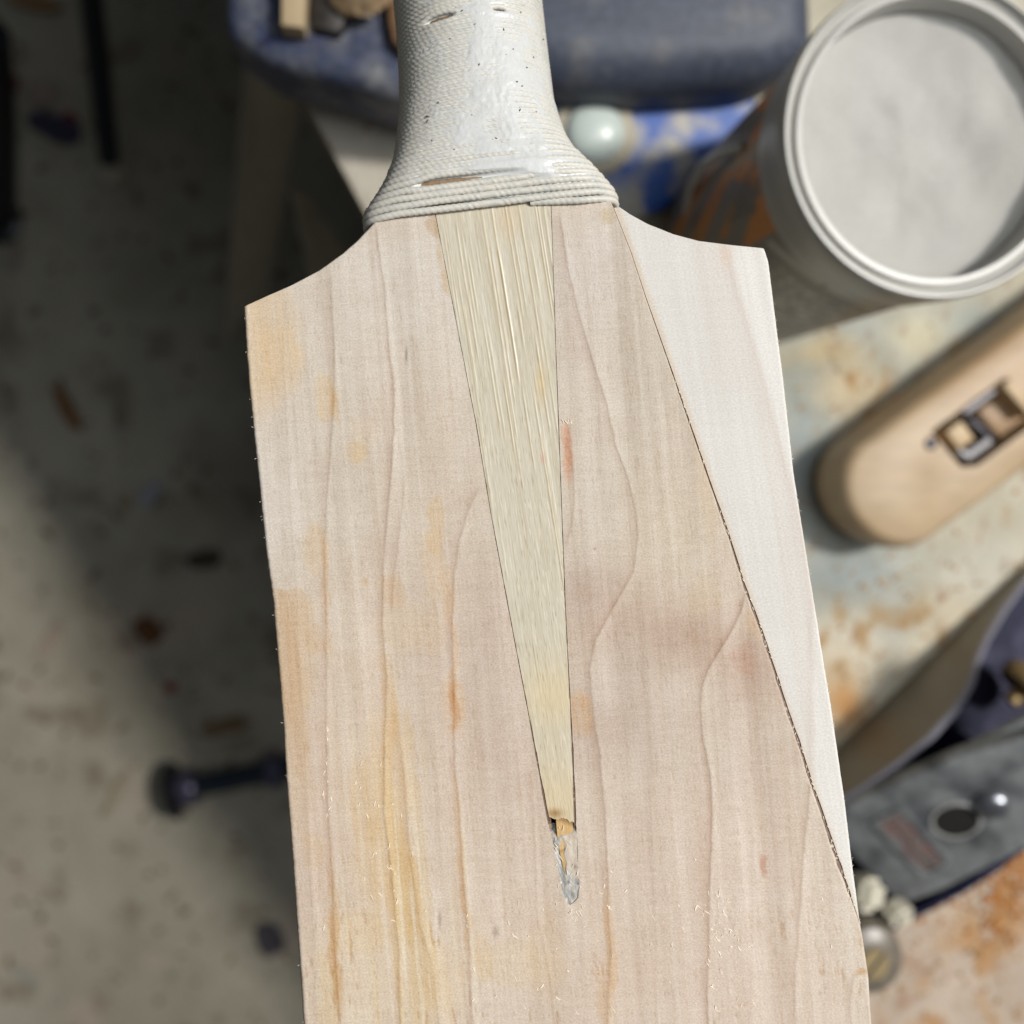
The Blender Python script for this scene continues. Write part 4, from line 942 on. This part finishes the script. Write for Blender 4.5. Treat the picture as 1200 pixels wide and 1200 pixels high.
# pale chips of wood lying on the plane
chipm = mat('pale_wood_chip', rgb(190, 184, 166), rough=.8, noise=.1, scale=120)
for n, (x, y, z, sz, lab) in enumerate([(1052, 1070, .050, .0055, 'larger cream coloured wood chip on the toe of the metal plane'), (1012, 1046, .046, .0075, 'pale wood shaving lump between the bat edge and the metal plane')]):
    q = P(x, y, ZB + z); bm = bmesh.new(); bmesh.ops.create_cube(bm, size=2 * sz)
    bmesh.ops.bevel(bm, geom=bm.edges[:], offset=sz * .4, segments=3, affect='EDGES')
    for v_ in bm.verts: v_.co += Vector((float(fbm(np.array(v_.co.x * 300), np.array(v_.co.y * 300), 271 + n)), float(fbm(np.array(v_.co.z * 300), np.array(v_.co.y * 300), 273)), 0)) * sz * .7
    o1 = obj('wood_chip', bm, chipm); o1.location = Vector(q.tolist()); o1.rotation_euler = (.3, .2, .3 + n); tag(o1, lab, 'wood chip')

# ------------------------------------------------------------------ things on the floor and under the bench
blk = mat('black_steel', rgb(30, 32, 36), rough=.35, metal=.3, spec=.6, noise=.2, scale=50)
def P0(x, y, z=0.0): return P(x, y, z)
rod = thing('steel_rod', 'long black steel rod slanting down to a pale foot at upper left', 'steel rod', P0(133, 205))
ro0 = np.array(rod.location)
obj('shaft', tube([P0(100, -60, .16) - ro0, P0(116, 80, .09) - ro0, P0(128, 190, .022) - ro0], [.013, .013, .012], 16), blk, rod)
obj('foot', lathe([(.020, 0), (.021, .008), (.016, .018), (.010, .024), (0, .024)], 24, P0(132, 203, 0.001) - ro0), mat('pale_rubber', rgb(176, 168, 150), rough=.8, noise=.15, scale=80), rod)
rod2 = thing('steel_post', 'thick black post at the left edge of the photo', 'post', P0(-10, 250))
obj('post_shaft', tube([P0(-18, 40, .25) - np.array(rod2.location), P0(-8, 150, .12) - np.array(rod2.location), P0(-6, 256, .004) - np.array(rod2.location)], .024, 16), blk, rod2)
obj('post_foot', lathe([(.034, .0), (.034, .006), (.026, .010), (0, .010)], 24, P0(-6, 258, .0005) - np.array(rod2.location)), blk, rod2)
bar = thing('clamp_bar', 'short black steel bar with round flanged end lying on the floor beside the bat', 'clamp bar', P0(260, 915))
b0 = np.array(bar.location); ba = P0(206, 926, .035) - b0; bb = P0(440, 880, .035) - b0; bd = (bb - ba) / np.linalg.norm(bb - ba)
obj('bar_shaft', tube([ba + bd * .0, ba + (bb - ba) * .5, bb], .0145, 20), mat('blue_black_steel', rgb(52, 60, 70), rough=.25, metal=.6, spec=.6, noise=.15, scale=40), bar)
obj('flange', lathe([(.034, -.008), (.036, -.006), (.036, .000), (.034, .002), (.018, .003), (.0, .003)], 32, ba, bd.tolist()), blk, bar)
obj('collar', lathe([(.021, .004), (.023, .007), (.023, .022), (.021, .026), (.0, .026)], 24, ba, bd.tolist()), mat('lilac_grey_steel', rgb(96, 92, 112), rough=.3, metal=.5, noise=.15, scale=50), bar)
obj('end_collar', lathe([(.0, .0), (.022, .0), (.023, .003), (.023, .018), (.0, .018)], 24, ba + (bb - ba) * .46, bd.tolist()), mat('lilac_steel', rgb(96, 92, 112), rough=.3, metal=.5, noise=.15, scale=50), bar)
bo_ = thing('leaning_board', 'grey brown board leaning from the floor against the bench below the vice', 'board', P0(292, 330))
obj('board_face', prism([P0(288, 60, .34) - np.array(bo_.location), P0(352, 110, .34) - np.array(bo_.location), P0(318, 345, .03) - np.array(bo_.location), P0(262, 400, .03) - np.array(bo_.location)],
                        [P0(288, 60, .315) - np.array(bo_.location), P0(352, 110, .315) - np.array(bo_.location), P0(318, 345, .002) - np.array(bo_.location), P0(262, 400, .002) - np.array(bo_.location)], .002), mat('weathered_board', rgb(196, 182, 156), rough=.85, noise=.1, scale=20, bscale=90, stretch=(1, .3, 1)), bo_)
bo2 = thing('short_plank', 'short dusty plank end standing in the dark below the bench edge', 'plank', P0(372, 290, .2))
obj('plank_face', prism_px([(340, 222), (362, 228), (430, 330), (395, 345), (362, 320)], .50, .47, bo2.location, .002), mat('dusty_plank', rgb(190, 176, 146), rough=.85, noise=.12, scale=24), bo2)
# scraps
def scrap(name, x, y, w, h, ang, col, lab, cat, curl=.3, z=.004, thick=.0015):
    c = P0(x, y, z); s = (CAM[2]) / F
    nu, nv = 12, 6; bm = bmesh.new(); G_ = {}
    for side in (0, 1):
        for i in range(nu):
            for j in range(nv):
                a_ = i / (nu - 1) - .5; b_ = j / (nv - 1) - .5; tp = math.sqrt(max(.05, 1 - (2 * a_) ** 4))
                wob_ = float(fbm(np.array(a_ * 4 + x), np.array(b_ * 4 + y), 281))
                G_[side, i, j] = bm.verts.new(Vector((a_ * w * s, b_ * h * s * tp * (1 + wob_ * .6), curl * w * s * (a_ * a_ + wob_ * .18) + wob_ * h * s * .25 + (thick if side else 0))))
    for i in range(nu - 1):
        for j in range(nv - 1):
            for sd_ in (0, 1): bm.faces.new([G_[sd_, i, j], G_[sd_, i + 1, j], G_[sd_, i + 1, j + 1], G_[sd_, i, j + 1]])
    rim_ = [(i, 0) for i in range(nu)] + [(nu - 1, j) for j in range(1, nv)] + [(i, nv - 1) for i in range(nu - 2, -1, -1)] + [(0, j) for j in range(nv - 2, 0, -1)]
    for a_, b_ in zip(rim_, rim_[1:] + rim_[:1]): bm.faces.new([G_[0, a_[0], a_[1]], G_[0, b_[0], b_[1]], G_[1, b_[0], b_[1]], G_[1, a_[0], a_[1]]])
    o1 = obj(name, bm, mat(name + '_surface', tuple(c_ * .6 for c_ in rgb(*col)), rough=.8, noise=.2, scale=60)); o1.location = Vector(c.tolist()); o1.rotation_euler = (0, 0, math.radians(ang))
    tag(o1, lab, cat)
scrap('cloth_scrap', 66, 150, 60, 26, -20, (70, 66, 96), 'dark blue cloth scrap on the floor beside the black rod', 'cloth scrap')
scrap('paper_scrap', 48, 110, 26, 32, 60, (190, 172, 158), 'pale crumpled paper scrap above the blue cloth scrap', 'paper scrap')
scrap('plastic_fragment', 84, 142, 14, 18, 30, (150, 30, 46), 'small red plastic fragment touching the blue cloth scrap', 'plastic fragment', .6)
scrap('red_scrap', 10, 98, 22, 22, 10, (140, 26, 44), 'red plastic scrap at the left edge beside the thick black post', 'plastic scrap')
scrap('wood_shaving', 80, 480, 16, 58, 25, (168, 124, 80), 'curved brown wood shaving in the darkest part of the floor', 'wood shaving', .8)
scrap('white_chip', 176, 578, 18, 34, -35, (200, 204, 210), 'bluish white chip lying alone on the shaded floor', 'chip')
scrap('cream_chip', 146, 588, 18, 16, 20, (186, 172, 140), 'small cream chip left of the bluish white chip', 'chip')
scrap('brown_leaf', 176, 738, 26, 34, 40, (128, 82, 46), 'dry brown leaf on the shaded floor left of the bat', 'leaf', .7)
scrap('curled_shaving', 240, 655, 40, 22, 10, (84, 76, 60), 'dark curled shaving on the floor near the bat edge', 'wood shaving', .7)
scrap('tan_shaving', 265, 850, 52, 20, 15, (150, 124, 92), 'tan curled shaving just above the black clamp bar', 'wood shaving', .6)
scrap('red_chip', 200, 806, 14, 12, 0, (150, 40, 34), 'tiny red chip on the floor above the clamp bar', 'chip')
scrap('long_shaving', 135, 930, 60, 10, 62, (188, 172, 146), 'long thin pale shaving on the lit floor left of the clamp bar', 'wood shaving', .2)
scrap('pale_splinter', 32, 1142, 34, 12, -28, (196, 190, 176), 'pale splinter in the lower left corner of the floor', 'splinter', .2)
scrap('pink_splinter', 60, 748, 44, 14, 58, (200, 178, 160), 'pinkish splinter on the brightly lit floor at left', 'splinter', .2)
scrap('pale_shaving', 140, 62, 44, 18, 24, (180, 168, 144), 'pale flat shaving right of the black rod at the top', 'wood shaving', .2)
scrap('tan_offcut', 40, 4, 60, 16, -12, (190, 150, 104), 'tan offcut at the top left corner of the photo', 'offcut', .05, thick=.012)
scrap('grey_lump', 318, 1100, 30, 40, 20, (80, 76, 84), 'dark grey lump of fluff on the floor low beside the bat', 'fluff', .4)
scrap('floor_pale_chip', 8, 300, 26, 30, 10, (180, 172, 156), 'pale chip at the left edge below the black post', 'chip', .2)
# dust and crumbs over bench and floor
def crumbs(name, n, fn, sz, m, seed):
    r = random.Random(seed); bm = bmesh.new()
    for _ in range(n):
        p = fn(r); s = r.uniform(.4, 1) * sz
        bmesh.ops.create_icosphere(bm, subdivisions=1, radius=s, matrix=Matrix.Translation(Vector(p.tolist())) @ Matrix.Rotation(r.uniform(0, 3), 4, 'Z') @ Matrix.Diagonal((r.uniform(.8, 2.2), 1, .5, 1)))
    o1 = obj(name, bm, m); o1['kind'] = 'stuff'; return o1
crumbs('sawdust_crumbs', 420, lambda r: P(r.uniform(930, 1200), r.choice([r.uniform(380, 700), r.uniform(640, 900), r.uniform(1050, 1200)]), ZB + .0008), .0011, mat('sawdust', rgb(176, 138, 92), rough=.9, noise=.2), 3)
crumbs('orange_dust', 260, lambda r: P(1205 - abs(r.gauss(0, 50)), 1000 + abs(r.gauss(0, 45)), ZB + .0008), .0013, mat('orange_sawdust', rgb(170, 110, 52), rough=.9, noise=.2), 4)
crumbs('floor_litter', 380, lambda r: P0(r.uniform(-40, 360), r.uniform(-20, 1240), .002), .0045, mat('floor_dirt', rgb(110, 96, 76), rough=.9, noise=.4, scale=20), 6)
